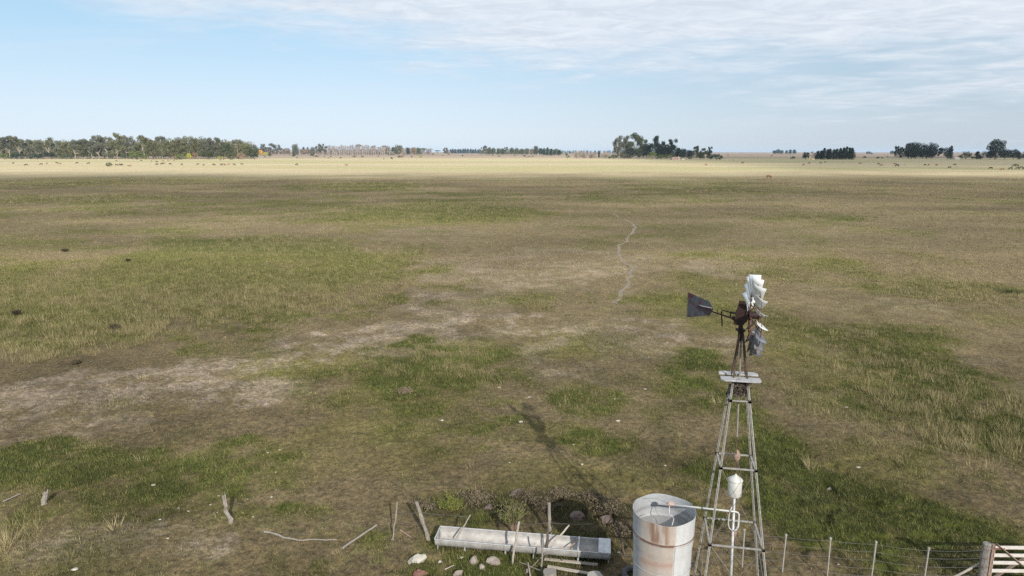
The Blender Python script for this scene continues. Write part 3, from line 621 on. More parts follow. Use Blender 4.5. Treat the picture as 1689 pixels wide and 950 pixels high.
wl_ = np.exp(-((Z_ - 3.22) / .05) ** 2) * .3; Ci = Ci * (1 - wl_[..., None])
me = npmesh('tank_wall', np.vstack([Vo, Vi]), np.vstack([Fo, Fi, Ft]), True, np.vstack([C.reshape(-1, 3), Ci.reshape(-1, 3)])); link('tank_wall', me, M['tank'], tk)
def hoop_mesh(z_, rr_, r_, mt, a0=0, a1=360):
    mb = MB(); n = 72; pts = [(math.cos(math.radians(a0 + (a1 - a0) * i / n)) * rr_, math.sin(math.radians(a0 + (a1 - a0) * i / n)) * rr_, z_) for i in range(n + 1)]; mb.tube(pts, r_, 6); return mb.build('hoop', M[mt], tk)
hoop_mesh(3.03, .738, .010, 'rust'); hoop_mesh(2.22, .698, .006, 'galv')
mb = MB(); n = 96; mb.add([(math.cos(2 * math.pi * i / n) * .738, math.sin(2 * math.pi * i / n) * .738, 2.98) for i in range(n)], [tuple(range(n))]); mb.build('water', M['water'], tk)
mb = MB(); a_ = math.radians(279.5); ca, sa = math.cos(a_), math.sin(a_)
mb.tube([(ca * (.660 + .004), sa * .664, 0), (ca * .684, sa * .684, 1.7), (ca * .700, sa * .700, 2.5), (ca * .735, sa * .735, 3.0)], .009, 5); mb.build('seam', M['galv'], tk)
# float valve with a rag at the pipe end, hung on wires
fv = MB(); e = Vector((TKX + .13, TKY - .02, pz + .01)) - Vector((TKX, TKY, 0)); rnd = random.Random(5)
fv.tube([e + Vector((.10, 0, .0)), e + Vector((.04, 0, .02)), e + Vector((-.03, 0, .015)), e + Vector((-.06, 0, -.02))], [.035, .055, .050, .03], 9, rough=.25); fo = fv.build('rag', M['pinkcloth'], tk)
mb = MB(); mb.tube([e + Vector((-.02, -.03, -.02)), e + Vector((-.04, -.12, -.16)), e + Vector((.05, -.22, -.24)), e + Vector((-.05, -.40, -.40))], .010, 6); mb.build('float_lever', M['pvc'], tk)
mb = MB(); mb.tube([e, e + Vector((-.25, .25, .02)), e + Vector((-.5, .50, -.11))], .004, 4); mb.tube([e + Vector((.05, -.04, 0)), e + Vector((.15, -.2, -.12)), e + Vector((.33, -.28, -.18)), e + Vector((.40, -.42, -.16))], .004, 4); mb.build('wire', M['wire'], tk)

# ------------------------------------------------------------------ drinking trough
zr = .45; fl, nl, nrr, fr_ = at(727.5, 867.5, zr), at(715.8, 889.5, zr), at(1005.5, 913, zr), at(1007.5, 890.5, zr)
c0 = (fl + nl) / 2; c1 = (fr_ + nrr) / 2; tx_ = (c1 - c0).normalized(); Lt = (c1 - c0).length; nyv = Vector((-tx_.y, tx_.x, 0)); wt = ((fl - nl).dot(nyv) + (fr_ - nrr).dot(nyv)) / 4
tr = empty('water_trough', (c0.x, c0.y, 0)); tr.rotation_euler = (0, 0, math.atan2(tx_.y, tx_.x)); tag(tr, 'long half-round galvanised drinking trough lying in the grass left of the tank', 'trough')
hw = wt; dp = .36; nu = 20; V = []; F = []
def tprof(k, off): a_ = math.pi * k / nu; return (-math.cos(a_) * (hw - off), zr - math.sin(a_) ** .8 * (dp - off))
nxs = 24; shell = MB()
for side, off in ((0, 0), (1, .012)):
    for i in range(nxs + 1):
        x_ = Lt * i / nxs if side == 0 else .012 + (Lt - .024) * i / nxs
        for k in range(nu + 1): y_, z_ = tprof(k, off); V.append((x_, y_ + .006 * math.sin(i * .9), z_ + .004 * math.sin(i * 1.7)))
m1 = (nxs + 1) * (nu + 1)
for i in range(nxs):
    for k in range(nu): q = i * (nu + 1) + k; F += [(q, q + nu + 1, q + nu + 2, q + 1), (q + m1, q + 1 + m1, q + nu + 2 + m1, q + nu + 1 + m1)]
    for k in (0, nu): q = i * (nu + 1) + k; F.append((q, q + m1, q + nu + 1 + m1, q + nu + 1) if k == 0 else (q + nu + 1, q + nu + 1 + m1, q + m1, q))
for i in (0, nxs):
    ring = [i * (nu + 1) + k for k in range(nu + 1)]; F.append(tuple(ring) if i == 0 else tuple(ring[::-1]))
shell.add(V, F); me = shell.mesh('trough_shell'); 
m, nt, b = newmat('trough_sheet'); tcn = nt.nodes.new('ShaderNodeTexCoord'); sp_ = nt.nodes.new('ShaderNodeSeparateXYZ'); nt.links.new(tcn.outputs['Object'], sp_.inputs[0])
f = nz(nt, 5, 6, .65); colr_ = ramp(nt, f, [(.3, (.29, .28, .265)), (.7, (.47, .46, .445))])
hh = nt.nodes.new('ShaderNodeMapRange'); nt.links.new(sp_.outputs[2], hh.inputs['Value']); hh.inputs['From Min'].default_value = .24; hh.inputs['From Max'].default_value = .16
yy_ = nt.nodes.new('ShaderNodeMath'); yy_.operation = 'MULTIPLY'; nt.links.new(hh.outputs[0], yy_.inputs[0]); f2 = ramp(nt, nz(nt, 4, 6, .7, stretch=(1, 3, 3)), [(.50, (0, 0, 0)), (.66, (1, 1, 1))]); nt.links.new(f2, yy_.inputs[1])
hh.inputs['To Max'].default_value = .7
nt.links.new(mixc(nt, yy_.outputs[0], colr_, (.28, .18, .12)), b.inputs['Base Color']); b.inputs['Roughness'].default_value = .55; b.inputs['Metallic'].default_value = .2; M['trough'] = m
link('trough_shell', me, M['trough'], tr)
for s_ in (-1, 1):
    mb = MB(); mb.tube([(0, s_ * hw, zr), (Lt, s_ * hw, zr)], .013, 8); mb.build('rolled_rim', M['galv'], tr)
for x_ in (0.0, Lt):
    mb = MB(); mb.bar((x_, -hw, zr), (x_, hw, zr), .03, .02); mb.build('end_rim', M['galv'], tr)
mb = MB(); mb.box((Lt - .165, 0, zr + .022), (.36, 2 * hw + .03, .012)); mb.box((Lt - .165, -hw - .012, zr + .005), (.36, .006, .03)); mb.build('float_cover', M['galv'], tr, bevel=.002)
for i, x_ in enumerate((.9, 2.15, 3.02, 4.35)):
    mb = MB(); w_ = .045
    for k in range(nu):
        y0, z0 = tprof(k, -.008); y1, z1 = tprof(k + 1, -.008); mb.bar((x_, y0, z0), (x_, y1, z1), .05, .006, up=(1, 0, 0))
    mb.box((x_, -hw * .62, .08), (.05, .03, .26)); mb.box((x_, hw * .62, .08), (.05, .03, .26))
    if i == 3: mb.bar((x_, -hw, zr + .026), (x_, hw, zr + .026), .05, .012)
    mb.build('bracket', M['galv'], tr)
for x_ in (.05, Lt - .04):
    for s_ in (-.55, .55):
        mb = MB(); mb.bar((x_, s_ * hw * .92, -.05), (x_, s_ * hw * .96, zr), .03, .03); mb.build('trough_leg', M['galv'], tr)

# ------------------------------------------------------------------ derelict wooden posts and sticks
def stick(name, p, q, r0, r1, mat, label, cat, group=None, seed=0, n=8, wob=.011, rough=.15, split=False):
    p = Vector(p); q = Vector(q); rnd = random.Random(seed); o = empty(name, p) if False else None
    d = q - p; k = 7; perp = d.orthogonal().normalized(); p2 = d.cross(perp).normalized(); pts = []; rr = []
    for i in range(k + 1):
        f_ = i / k; w = math.sin(f_ * math.pi); pts.append(p + d * f_ - p + perp * w * wob * rnd.uniform(-1, 1) * d.length + p2 * w * wob * rnd.uniform(-1, 1) * d.length); rr.append((r0 + (r1 - r0) * f_) * rnd.uniform(.88, 1.12))
    mb = MB(); mb.tube(pts, rr, n, rough=rough, seed=seed)
    if split:
        mb.tube([pts[-3] + perp * r1 * .8, pts[-1] + perp * r1 * 1.2 + d.normalized() * .12], [r1 * .7, r1 * .2], 5)
    ob = mb.build(name, M[mat]); ob.location = p; return tag(ob, label, cat, group)
def upright(base_px, top_px, r0, r1, mat, label, cat='post', name='wooden_post', lean_D=0.0, **k):
    b0 = at(*base_px); D = b0.y; t_ = atD(*top_px, D + lean_D); b0 = b0 - (t_ - b0).normalized() * .15
    return stick(name, b0, t_, r0, r1, mat, label, cat, **k)
def lying(p, q, z0, z1, r0, r1, mat, label, cat='stick', name='wooden_stick', **k):
    return stick(name, at(*p, z0), at(*q, z1), r0, r1, mat, label, cat, **k)
upright((648, 892), (655, 828), .030, .026, 'greywood', 'thin grey post leaning right, first upright left of the trough', seed=1)
upright((706, 888), (687, 828), .062, .050, 'greywood', 'stout pale post leaning left with a dark wire band, touching the trough end', seed=2, rough=.2)
upright((845, 932), (856, 861), .034, .032, 'palewood', 'straight pale post standing in front of the middle of the trough', seed=3)
upright((907, 884), (905.5, 830), .055, .050, 'greywood', 'thick grey post behind the trough, the tallest upright there', seed=4, rough=.2)
upright((900, 918), (904, 872), .048, .040, 'darkwood', 'dark charred post in front of the trough close against the tall grey one', seed=5, rough=.3)
upright((893, 943), (895, 888), .026, .024, 'greywood', 'slim grey post standing nearest the camera before the trough', seed=6)
upright((893, 905), (881, 897), .012, .010, 'darkwood', 'short dark twig poking over the trough rim beside the slim grey post', cat='twig', name='twig', seed=61)
upright((1030, 914), (1018, 861), .036, .030, 'darkwood', 'dark leaning post in the shade between the trough and the tank', seed=7)
upright((380, 866), (369, 818), .075, .045, 'greywood', 'curved splintered stump of a post alone left of the fallen sticks', seed=8, wob=.05, rough=.3, split=True)
upright((73, 832), (74, 813), .10, .07, 'greywood', 'short split grey stump at the far left of the pasture', cat='stump', name='tree_stump', seed=9, rough=.35, split=True)
upright((926, 928), (924, 950), .02, .02, 'darkwood', 'thin dark stake between the two planks below the trough', cat='stake', name='stake', seed=62)
lying((752, 889), (776, 849), .40, .95, .022, .020, 'greywood', 'grey stick leaning out of the left part of the trough', seed=10, wob=.01)
lying((907, 902), (939, 866), .40, .90, .026, .024, 'palewood', 'pale stick leaning out of the trough right of the dark post', seed=11, wob=.01)
lying((937, 904), (955, 890), .36, .55, .018, .016, 'brownwood', 'brown stick lying inside the right end of the trough', seed=12, wob=.01)
lying((565, 904), (621, 866), .04, .18, .034, .028, 'greywood', 'long straight grey pole lying aslant left of the trough posts', seed=13, wob=.008)
lying((436, 877), (492, 891), .04, .06, .034, .022, 'greywood', 'crooked grey branch lying on bare earth, thicker half of two end to end', cat='branch', name='fallen_branch', seed=14, wob=.03)
lying((490, 891), (556, 890), .04, .04, .020, .014, 'greywood', 'thin dry branch lying level, continuing from the thicker crooked one', cat='branch', name='fallen_branch', seed=15, wob=.02)
lying((660, 874), (678, 886), .03, .04, .030, .018, 'brownwood', 'short reddish stick on the grass between the two leaning posts', seed=16)
lying((5, 827), (34, 814), .03, .10, .020, .014, 'greywood', 'thin bleached stick lying at the left edge of the picture', seed=17)
lying((734, 939), (749, 932), .03, .05, .022, .012, 'palewood', 'short pale splinter lying among the rubble below the trough', seed=18)
# boards below the trough
for (a_, b_, lb, sd) in (((898, 922), (986, 931), 'pale plank lying on the grass just below the trough, the upper of two', 1), ((903, 934), (984, 948), 'pale plank lying nearer the camera, the lower of two below the trough', 2)):
    p_, q_ = at(*a_, .05), at(*b_, .05); mb = MB(); mb.bar((0, 0, 0), q_ - p_, .10, .04, up=(0, 0, 1)); o = mb.build('wooden_plank', M['palewood'], bevel=.004); o.location = p_; tag(o, lb, 'plank', 'planks below the trough')
# wires strung between the old posts
def wires(name, segs, label, rad=.0035, parent=None):
    mb = MB(); o0 = segs[0][0]
    for seg in segs:
        pts = []
        for i in range(len(seg) - 1):
            for k in range(6): f_ = k / 6; pts.append(seg[i].lerp(seg[i + 1], f_) - Vector((0, 0, .03 * 4 * f_ * (1 - f_))) - (o0 if parent is None else Vector()))
        pts.append(seg[-1] - (o0 if parent is None else Vector())); mb.tube(pts, rad, 4)
    o = mb.build(name, M['wire'], parent)
    if parent is None: o.location = o0; tag(o, label, 'wire')
    return o
wires('slack_wire', [[atD(857, 864, 17.7), atD(905, 862, 18.6), atD(978, 864, 18.6)]], 'slack wire strung from the pale post past the tall grey post behind the trough')
wires('slack_wire', [[atD(653, 845, 19), atD(692, 845, 19), atD(776, 852, 18.7)], [atD(652, 862, 19), atD(697, 864, 19)]], 'slack wires strung between the two leaning posts left of the trough')
wires('slack_wire', [[at(985, 912, .1), at(1052, 916, .2)]], 'loose wire lying low between the trough and the tank')

# ------------------------------------------------------------------ wire fence on the right
fe = empty('wire_fence', at(1370, 940)); tag(fe, 'wire fence of slim grey posts running from the windmill to the white gate', 'fence')
tops = [(1228, 875), (1296.5, 883), (1370, 888.5), (1445, 894.5), (1532, 905)]; fb = fe.location.copy(); P = []
for i, tp in enumerate(tops):
    t_ = at(*tp, 1.22); P.append(t_); mb = MB(); rnd = random.Random(i)
    g_ = Vector((t_.x + rnd.uniform(-.02, .02), t_.y, -.1)); mb.tube([g_ - fb, (g_ + t_) / 2 - fb, t_ - fb], [.021, .021, .023], 8, rough=.1, seed=i); mb.box(t_ - fb + Vector((0, 0, .01)), (.055, .05, .05)); mb.build('fence_post', M['post'], fe)
gp = at(1628, 897, 1.35); P2 = [P[0] + (P[0] - P[1]) * .9] + P + [Vector((gp.x, gp.y, 1.22))]
for z_ in (1.16, .92, .66, .40, .16):
    wires('fence_wire', [[Vector((p.x, p.y, z_)) - fb for p in P2]], '', .0035, fe)
# gate post, strut and gate
def trunk(pos, h_, r_, mat, name, label, cat, seed=0):
    mb = MB(); mb.tube([(0, 0, -.1), (.005, 0, h_ * .35), (-.008, 0, h_ * .7), (0, 0, h_ - .02), (0, 0, h_)], [r_, r_ * .98, r_ * 1.02, r_, r_ * .82], 16, rough=.05, seed=seed); o = mb.build(name, M[mat], None); o.location = pos; return tag(o, label, cat)
M['gatepost'] = basic('round_gate_post', (.12, .105, .09), (.29, .27, .25), 7, .9, stretch=(3, 3, 1), bmp=.6, spots=((.08, .07, .065), .60))
gpo = trunk((gp.x, gp.y, 0), 1.38, .105, 'gatepost', 'gate_post', 'thick round weathered gate post between the wire fence and the white gate', 'post')
for z_ in (1.22, .95, .68, .40):
    mb = MB(); mb.tube([(math.cos(a_ * math.pi / 8) * .109, math.sin(a_ * math.pi / 8) * .109, z_ + .01 * math.sin(a_)) for a_ in range(17)], .005, 4); mb.build('wire_wrap', M['rust'], gpo)
stick('strut_pole', at(1572, 953, .15), at(1617, 929, .62), .035, .032, 'palewood', 'slanting pole propped against the gate post from the left', 'pole', seed=19, wob=.004)
gt = empty('field_gate', (gp.x + .17, gp.y + .05, 0), math.radians(-1)); tag(gt, 'white railed wooden gate with brown diagonal braces at the lower right corner', 'gate')
for x_ in (.06, 3.2):
    mb = MB(); mb.box((x_, 0, .70), (.10, .07, 1.22)); mb.build('stile', M['brownwood'], gt, bevel=.005)
for z_ in (1.24, 1.00, .77, .52, .28):
    mb = MB(); mb.box((1.63, -.048 if z_ < 1.2 else -.05, z_), (3.12, .022, .10)); mb.build('rail', M['whitepaint'], gt, bevel=.004)
mb = MB(); mb.bar((.10, -.075, 1.36), (1.55, -.075, .18), .025, .10, up=(0, 1, 0)); mb.build('brace', M['brownwood'], gt, bevel=.004)
mb = MB(); mb.bar((1.55, .052, 1.30), (.15, .052, .15), .025, .09, up=(0, 1, 0)); mb.build('brace', M['brownwood'], gt, bevel=.004)
mb = MB(); mb.box((.12, -.068, 1.21), (.42, .012, .045)); mb.tube([(-.10, -.05, 1.20), (.0, -.06, 1.21)], .012, 6); mb.build('hinge', M['redrust'], gt)

# ------------------------------------------------------------------ stones, rubble, logs, tyre
def rock(px_, py_, size, mat, label, cat='stone', name='stone', seed=0, flat=.55, group=None, rot=None, sub=3, angular=True, sunk=.25):
    bm = bmesh.new(); bmesh.ops.create_icosphere(bm, subdivisions=sub, radius=.5); rnd = random.Random(seed); off = Vector((seed * 3.7, seed * 1.3, 0))
    planes = [Vector((rnd.uniform(-1, 1), rnd.uniform(-1, 1), rnd.uniform(-.3, 1))).normalized() for _ in range(7)]
    for v in bm.verts:
        c_ = v.co.normalized(); v.co *= 1 + .45 * (mnoise.noise(c_ * 1.6 + off)) + .12 * mnoise.noise(c_ * 5 + off)
        if angular:
            for pl in planes:
                d_ = v.co.dot(pl)
                if d_ > .36: v.co -= pl * (d_ - .36)
        v.co.x *= size[0]; v.co.y *= size[1]; v.co.z *= size[2]
    me = bpy.data.meshes.new(name); bm.to_mesh(me); bm.free(); o = link(name, me, M[mat]); p = at(px_, py_); o.location = (p.x, p.y, ghs(p.x, p.y) + size[2] * (.5 - sunk)); o.rotation_euler = (0, 0, rot if rot is not None else rnd.uniform(0, 6)); return tag(o, label, cat, group)
rock(687, 922, (.62, .42, .30), 'stone', 'large flat white stone on the grass left of the rubble', seed=1, rot=.3)
rock(725.5, 926, (.16, .14, .16), 'stone', 'small upright white stone right of the large white one', seed=2)
rock(761, 923, (.14, .10, .05), 'stone', 'flat white pebble between the small white stone and the brick lumps', seed=3)
rock(692, 947, (.52, .30, .26), 'redrust', 'rust red rounded slab at the bottom edge below the white stone', 'slab', 'rusty_slab', seed=4, rot=.25)
rock(755, 947, (.34, .30, .30), 'brick', 'greyish pink brick lump nearest the bottom edge', 'rubble', 'brick_lump', seed=5, sub=2)
rock(781, 931, (.30, .26, .28), 'brick', 'reddish brick lump standing left of the biggest pale lump', 'rubble', 'brick_lump', seed=6, sub=2)
rock(794, 940, (.18, .20, .22), 'brick', 'small pinkish brick lump just below the reddish one', 'rubble', 'brick_lump', seed=7, sub=2)
rock(814, 931, (.44, .34, .30), 'brick', 'biggest pale pink brick lump at the right of the rubble', 'rubble', 'brick_lump', seed=8, sub=2, rot=2.6)
rock(870, 945, (.15, .13, .14), 'brick', 'single pink rubble lump by the thin broken branches', 'rubble', 'brick_lump', seed=9, sub=2)
rock(800, 829, (.13, .13, .13), 'soil', 'small grey stone topmost of the pair behind the trough', seed=10)
rock(806, 839, (.30, .24, .20), 'soil', 'grey rounded stone beside the shrub behind the trough', seed=11)
rock(1022, 908, (.14, .12, .12), 'stone', 'white stone in the shade at the foot of the dark leaning post', seed=12)
rock(1031, 881, (.16, .14, .10), 'stone', 'pale stone in the grass just left of the tank', seed=13)
rock(951, 850, (.70, .55, .38), 'soil', 'large purplish clod of earth behind the right half of the trough', 'earth mound', 'earth_mound', seed=14, flat=.8, sunk=.35)
rock(851, 815, (.5, .42, .34), 'soil', 'grey earth clod farther back behind the shrub', 'earth mound', 'earth_mound', seed=15, sunk=.35)
rock(1000, 862, (.5, .42, .38), 'soil', 'low brown clod between the purplish mound and the tank', 'earth mound', 'earth_mound', seed=16, sunk=.4)
rock(725, 848, (.01, .01, .01), 'soil', 'tiny clod', 'earth mound', 'earth_mound', seed=17) if False else None
SM = [(361, 818, .14, 'brick', 'pinkish stone at the tip of the curved stump'), (347, 834, .10, 'stone', 'white stone left of the curved stump'), (408, 822, .10, 'brick', 'tan stone right of the curved stump, left of a white one'), (448, 820, .13, 'stone', 'cream stone farthest right of those by the curved stump'),
 (455, 808, .10, 'brick', 'brownish stone just above the cream one'), (294, 838, .13, 'brick', 'orange brick bit left of the curved stump'), (311, 843, .12, 'stone', 'grey white stone beside the orange brick bit'), (277, 890, .11, 'stone', 'lone white pebble on bare earth at lower left'), (418, 855, .11, 'stone', 'white pebble right of the foot of the curved stump'),
 (123, 941, .26, 'stone', 'flat pale stone near the lower left corner'), (253, 802, .20, 'stone', 'flat grey stone on the short grass at left'), (264, 859, .13, 'stone', 'small grey stone on the rim of the green strip at left'), (359, 847, .08, 'stone', 'tiny pale pebble beside the stump'),
 (729, 694, .22, 'stone', 'flat white stone in the middle of the near pasture'), (823, 639, .22, 'stone', 'whitish stone beside tufts in the middle distance'), (873, 654, .22, 'stone', 'flat white stone right of the tufted patch'), (1064, 643, .22, 'stone', 'white stone on dry turf left of the windmill platform'), (1019, 694, .28, 'stone', 'long flat white stone below the tufted patch'),
 (1014, 659, .20, 'stone', 'small white stone left of the one by the platform'), (859, 698, .24, 'stone', 'pale stones edge on dark green turf'), (946, 731, .14, 'stone', 'white stone in the small green ring near the centre'), (960, 765, .18, 'stone', 'grey stone on yellowish turf below the green ring'), (841, 765, .10, 'stone', 'tiny white stone left of the grey one'), (1097, 766, .14, 'stone', 'pale stone on green turf left of the windmill leg'),
 (737, 606, .2, 'stone', 'white stone at the edge of the tall tufts'), (461, 742, .14, 'stone', 'white stone in the left centre green patch'), (441, 747, .18, 'stone', 'flat white stone a little left of another in the left centre patch'), (455, 779, .12, 'stone', 'white pebble below the left centre green patch'), (1396, 673, .22, 'stone', 'white stone on the dry slope right of the windmill'),
 (1605, 681, .24, 'stone', 'flat white stone in the rough grass at right'), (1416, 771, .26, 'stone', 'grey white stone on the bare patch at right'), (1370, 800, .34, 'stone', 'flat grey slab in dark green grass right of the windmill'), (1476, 883, .14, 'brick', 'orange brick bit in the grass behind the wire fence'), (1384, 922, .1, 'stone', 'white pebble low beside the third fence post')]
for i, (px_, py_, sz, mt, lb) in enumerate(SM): rock(px_, py_, (sz * .85, sz * .55, sz * .32), mt, lb, seed=100 + i, sub=2, sunk=.35, group=None, rot=.2)
def log(px_, py_, r_, h_, mat, label, cat, name, seed, tilt=(0, 0)):
    mb = MB(); p = at(px_, py_); mb.tube([(0, 0, -.15), (tilt[0] * .5, tilt[1] * .5, h_ * .5), (tilt[0], tilt[1], h_)], [r_, r_ * .97, r_ * 1.04], 16, rough=.09, seed=seed); o = mb.build(name, M[mat]); o.location = p; return tag(o, label, cat)
log(908, 966, .19, .42, 'greywood', 'split dark log end sticking up at the bottom edge', 'log', 'wooden_log', 3, (-.03, .05))
log(981, 971, .20, .42, 'post', 'pale sawn stump at the bottom edge left of the tyre', 'stump', 'tree_stump', 4)
ty = empty('old_tyre', at(1046, 948, .12)); tag(ty, 'old black tyre lying in the shade against the left side of the tank', 'tyre')
mb = MB(); n, k_ = 40, 12; V = []; F = []
for i in range(n):
    for j in range(k_):
        a_, b_ = 2 * math.pi * i / n, 2 * math.pi * j / k_; rr = .29 + .085 * math.cos(b_); V.append((math.cos(a_) * rr, math.sin(a_) * rr, .10 * math.sin(b_))); F.append((i * k_ + j, ((i + 1) % n) * k_ + j, ((i + 1) % n) * k_ + (j + 1) % k_, i * k_ + (j + 1) % k_))
mb.add(V, F); mb.build('tyre_casing', M['rubber'], ty, True)

# ------------------------------------------------------------------ near shrubs and weeds
def twig_shrub(name, p, h_, w_, mat_l, mat_s, n, leaf, label, cat, seed, dense=6):
    rg = random.Random(seed); root = empty(name, p); st_ = MB(); V = []; F = []
    for i in range(n):
        a_ = rg.uniform(0, 6.28); ln = rg.uniform(.5, 1) * h_; ou = rg.uniform(.1, 1) * w_; tip = Vector((math.cos(a_) * ou, math.sin(a_) * ou, ln)); mid = tip * .5 + Vector((0, 0, .12 * h_)); st_.tube([(0, 0, -.05), mid, tip], [.010, .007, .003], 4, cap=False)
        for k in range(dense):
            f_ = rg.uniform(.3, 1); c_ = (mid * (1 - (f_ - .5) * 2) + tip * ((f_ - .5) * 2)) if f_ > .5 else mid * f_ * 2
            c_ = c_ + Vector((rg.uniform(-1, 1), rg.uniform(-1, 1), rg.uniform(-1, 1))) * .05; d_ = Vector((rg.uniform(-1, 1), rg.uniform(-1, 1), rg.uniform(0, 1.4))).normalized() * leaf; e_ = d_.orthogonal().normalized() * leaf * .35
            b__ = len(V); V += [c_ - e_, c_ + e_, c_ + d_]; F.append((b__, b__ + 1, b__ + 2))
    st_.build('stem', M[mat_s], root); link('foliage', npmesh('foliage', np.array([tuple(v) for v in V]), np.array(F)), M[mat_l], root); return tag(root, label, cat)
def leafm(name, c1, c2, sc=3, tr=.0): 
    m, nt, b = newmat(name); g = ramp(nt, nz(nt, sc, 4, .6), [(.3, c1), (.7, c2)]); oi = nt.nodes.new('ShaderNodeObjectInfo'); h_ = nt.nodes.new('ShaderNodeHueSaturation')
    mr_ = nt.nodes.new('ShaderNodeMapRange'); nt.links.new(oi.outputs['Random'], mr_.inputs['Value']); mr_.inputs['To Min'].default_value = .78; mr_.inputs['To Max'].default_value = 1.25
    nt.links.new(mr_.outputs[0], h_.inputs['Value']); nt.links.new(g, h_.inputs['Color']); nt.links.new(h_.outputs[0], b.inputs['Base Color']); b.inputs['Roughness'].default_value = .8; b.inputs['Specular IOR Level'].default_value = .2; M[name] = m
leafm('leaf_near', (.085, .105, .028), (.16, .17, .06)); leafm('leaf_yellow', (.10, .115, .030), (.165, .17, .045)); leafm('leaf_dead', (.095, .078, .048), (.175, .145, .10)); leafm('leaf_darkdead', (.04, .034, .024), (.085, .07, .045))
twig_shrub('green_shrub', at(846, 876), .95, .62, 'leaf_near', 'brownwood', 46, .07, 'open green twiggy shrub growing behind the middle of the trough', 'shrub', 1, 14)
twig_shrub('yellow_bush', at(742, 841), .30, .50, 'leaf_yellow', 'leaf_near', 90, .06, 'low bright yellow-green bush behind the left part of the trough', 'bush', 2, 16)
for i, (p_, w_, h_, lb) in enumerate((((700, 836), .5, .25, 'dead brown weed tangle left of the yellow bush'), ((900, 838), .7, .4, 'dead brown weeds left of the purplish clod'), ((870, 822), .6, .35, 'dry purplish weed clump behind the green shrub'), ((1005, 845), .7, .45, 'dead brown weeds between the purplish clod and the tank'),
   ((1030, 880), .5, .4, 'dry weed tangle close against the left of the tank'), ((785, 822), .7, .25, 'low dry purplish weeds above the yellow bush'), ((925, 818), .6, .3, 'low dead weeds at the top edge of the weedy patch'), ((975, 824), .6, .35, 'brown weed clump at the top right of the weedy patch'))):
    twig_shrub('dead_shrub', at(*p_), h_ * .6, w_ * 1.1, 'leaf_dead', 'leaf_darkdead', 70, .06, lb, 'dead shrub', 10 + i, 9)
for i, (p_, w_, h_, lb) in enumerate((((189, 546), .42, .40, 'small dark bush among the pale tussocks at left'), ((108, 415), .5, .32, 'small dark bush at the upper left edge of the green patch'), ((212, 433), .25, .4, 'tiny dark upright plant in the left green field'), ((28, 521), .32, .4, 'small dark bush near the left edge'), ((668, 648), .5, .16, 'low reddish brown dead bush in the near pasture'),
   ((126, 600), .25, .15, 'small dark dung like clump on the left bare ground'), ((1665, 484), 1.6, .4, 'flat bluish green thistle patch at the right edge'), ((47, 571), .6, .25, 'flat grey green thistle at the foot of the left tussocks'))):
    twig_shrub('dark_bush' if i < 6 else 'thistle', at(*p_), h_, w_, ['leaf_darkdead', 'leaf_darkdead', 'leaf_darkdead', 'leaf_darkdead', 'leaf_dead', 'leaf_darkdead', 'leaf_near', 'leaf_near'][i], 'leaf_darkdead', 80, .09, lb, 'bush' if i < 6 else 'thistle', 40 + i, 12)
# thin broken branches in front
bz = [(858, 928), (877, 933), (868, 937), (893, 942)]
lying((857, 927), (892, 941), .1, .25, .016, .010, 'greywood', 'thin bare branch fallen across another at the bottom, sloping right', cat='branch', name='fallen_branch', seed=31)
lying((866, 946), (917, 895), .05, .5, .008, .006, 'greywood', 'thin twig slanting up before the trough beside the slim post', cat='twig', name='twig', seed=32)
lying((875, 952), (871, 928), .05, .3, .022, .016, 'greywood', 'short grey stake upright at the crossing of thin branches', cat='stake', name='stake', seed=33)
#@@PART3
# ------------------------------------------------------------------ trees: variants of unit height, copied over the far fields
class TB:
    """leaf clumps and limbs of one tree of unit height"""
    def __init__(s, seed): s.rg = np.random.default_rng(seed); s.rnd = random.Random(seed); s.wood = MB(); s.V = []; s.n = 0
    def clump(s, c, r, n, leaf, flat=.8):
        rg = s.rg; d = rg.normal(0, 1, (n, 3)); d /= np.linalg.norm(d, axis=1, keepdims=True); rad = r * (.55 + .5 * rg.random((n, 1))); p = np.array(c) + d * rad * np.array((1, 1, flat))
        nrm = d + rg.normal(0, .45, (n, 3)); nrm /= np.linalg.norm(nrm, axis=1, keepdims=True); t1 = np.cross(nrm, rg.normal(0, 1, (n, 3))); t1 /= np.linalg.norm(t1, axis=1, keepdims=True) + 1e-9; t2 = np.cross(nrm, t1)
        a = leaf * (.6 + .8 * rg.random((n, 1))); s.V.append(np.stack([p - t1 * a * .8, p + t1 * a * .8 - t2 * a * .3, p + t2 * a, ], 1))
    def limb(s, p, q, r0, r1, bend=.08, n=5):
        p, q = Vector(p), Vector(q); d = q - p; o = Vector([s.rnd.uniform(-1, 1) for _ in range(3)]) * d.length * bend
        s.wood.tube([p, p + d * .35 + o, p + d * .7 + o * .7, q], [r0, r0 * .7 + r1 * .3, r0 * .35 + r1 * .65, r1], n, cap=False)
    def out(s, name):
        V = np.concatenate(s.V) if s.V else np.zeros((0, 3, 3))
        return s.wood.mesh(name + '_trunk', True), (npmesh(name + '_crown', V.reshape(-1, 3), np.arange(len(V) * 3).reshape(-1, 3)) if len(V) else None)
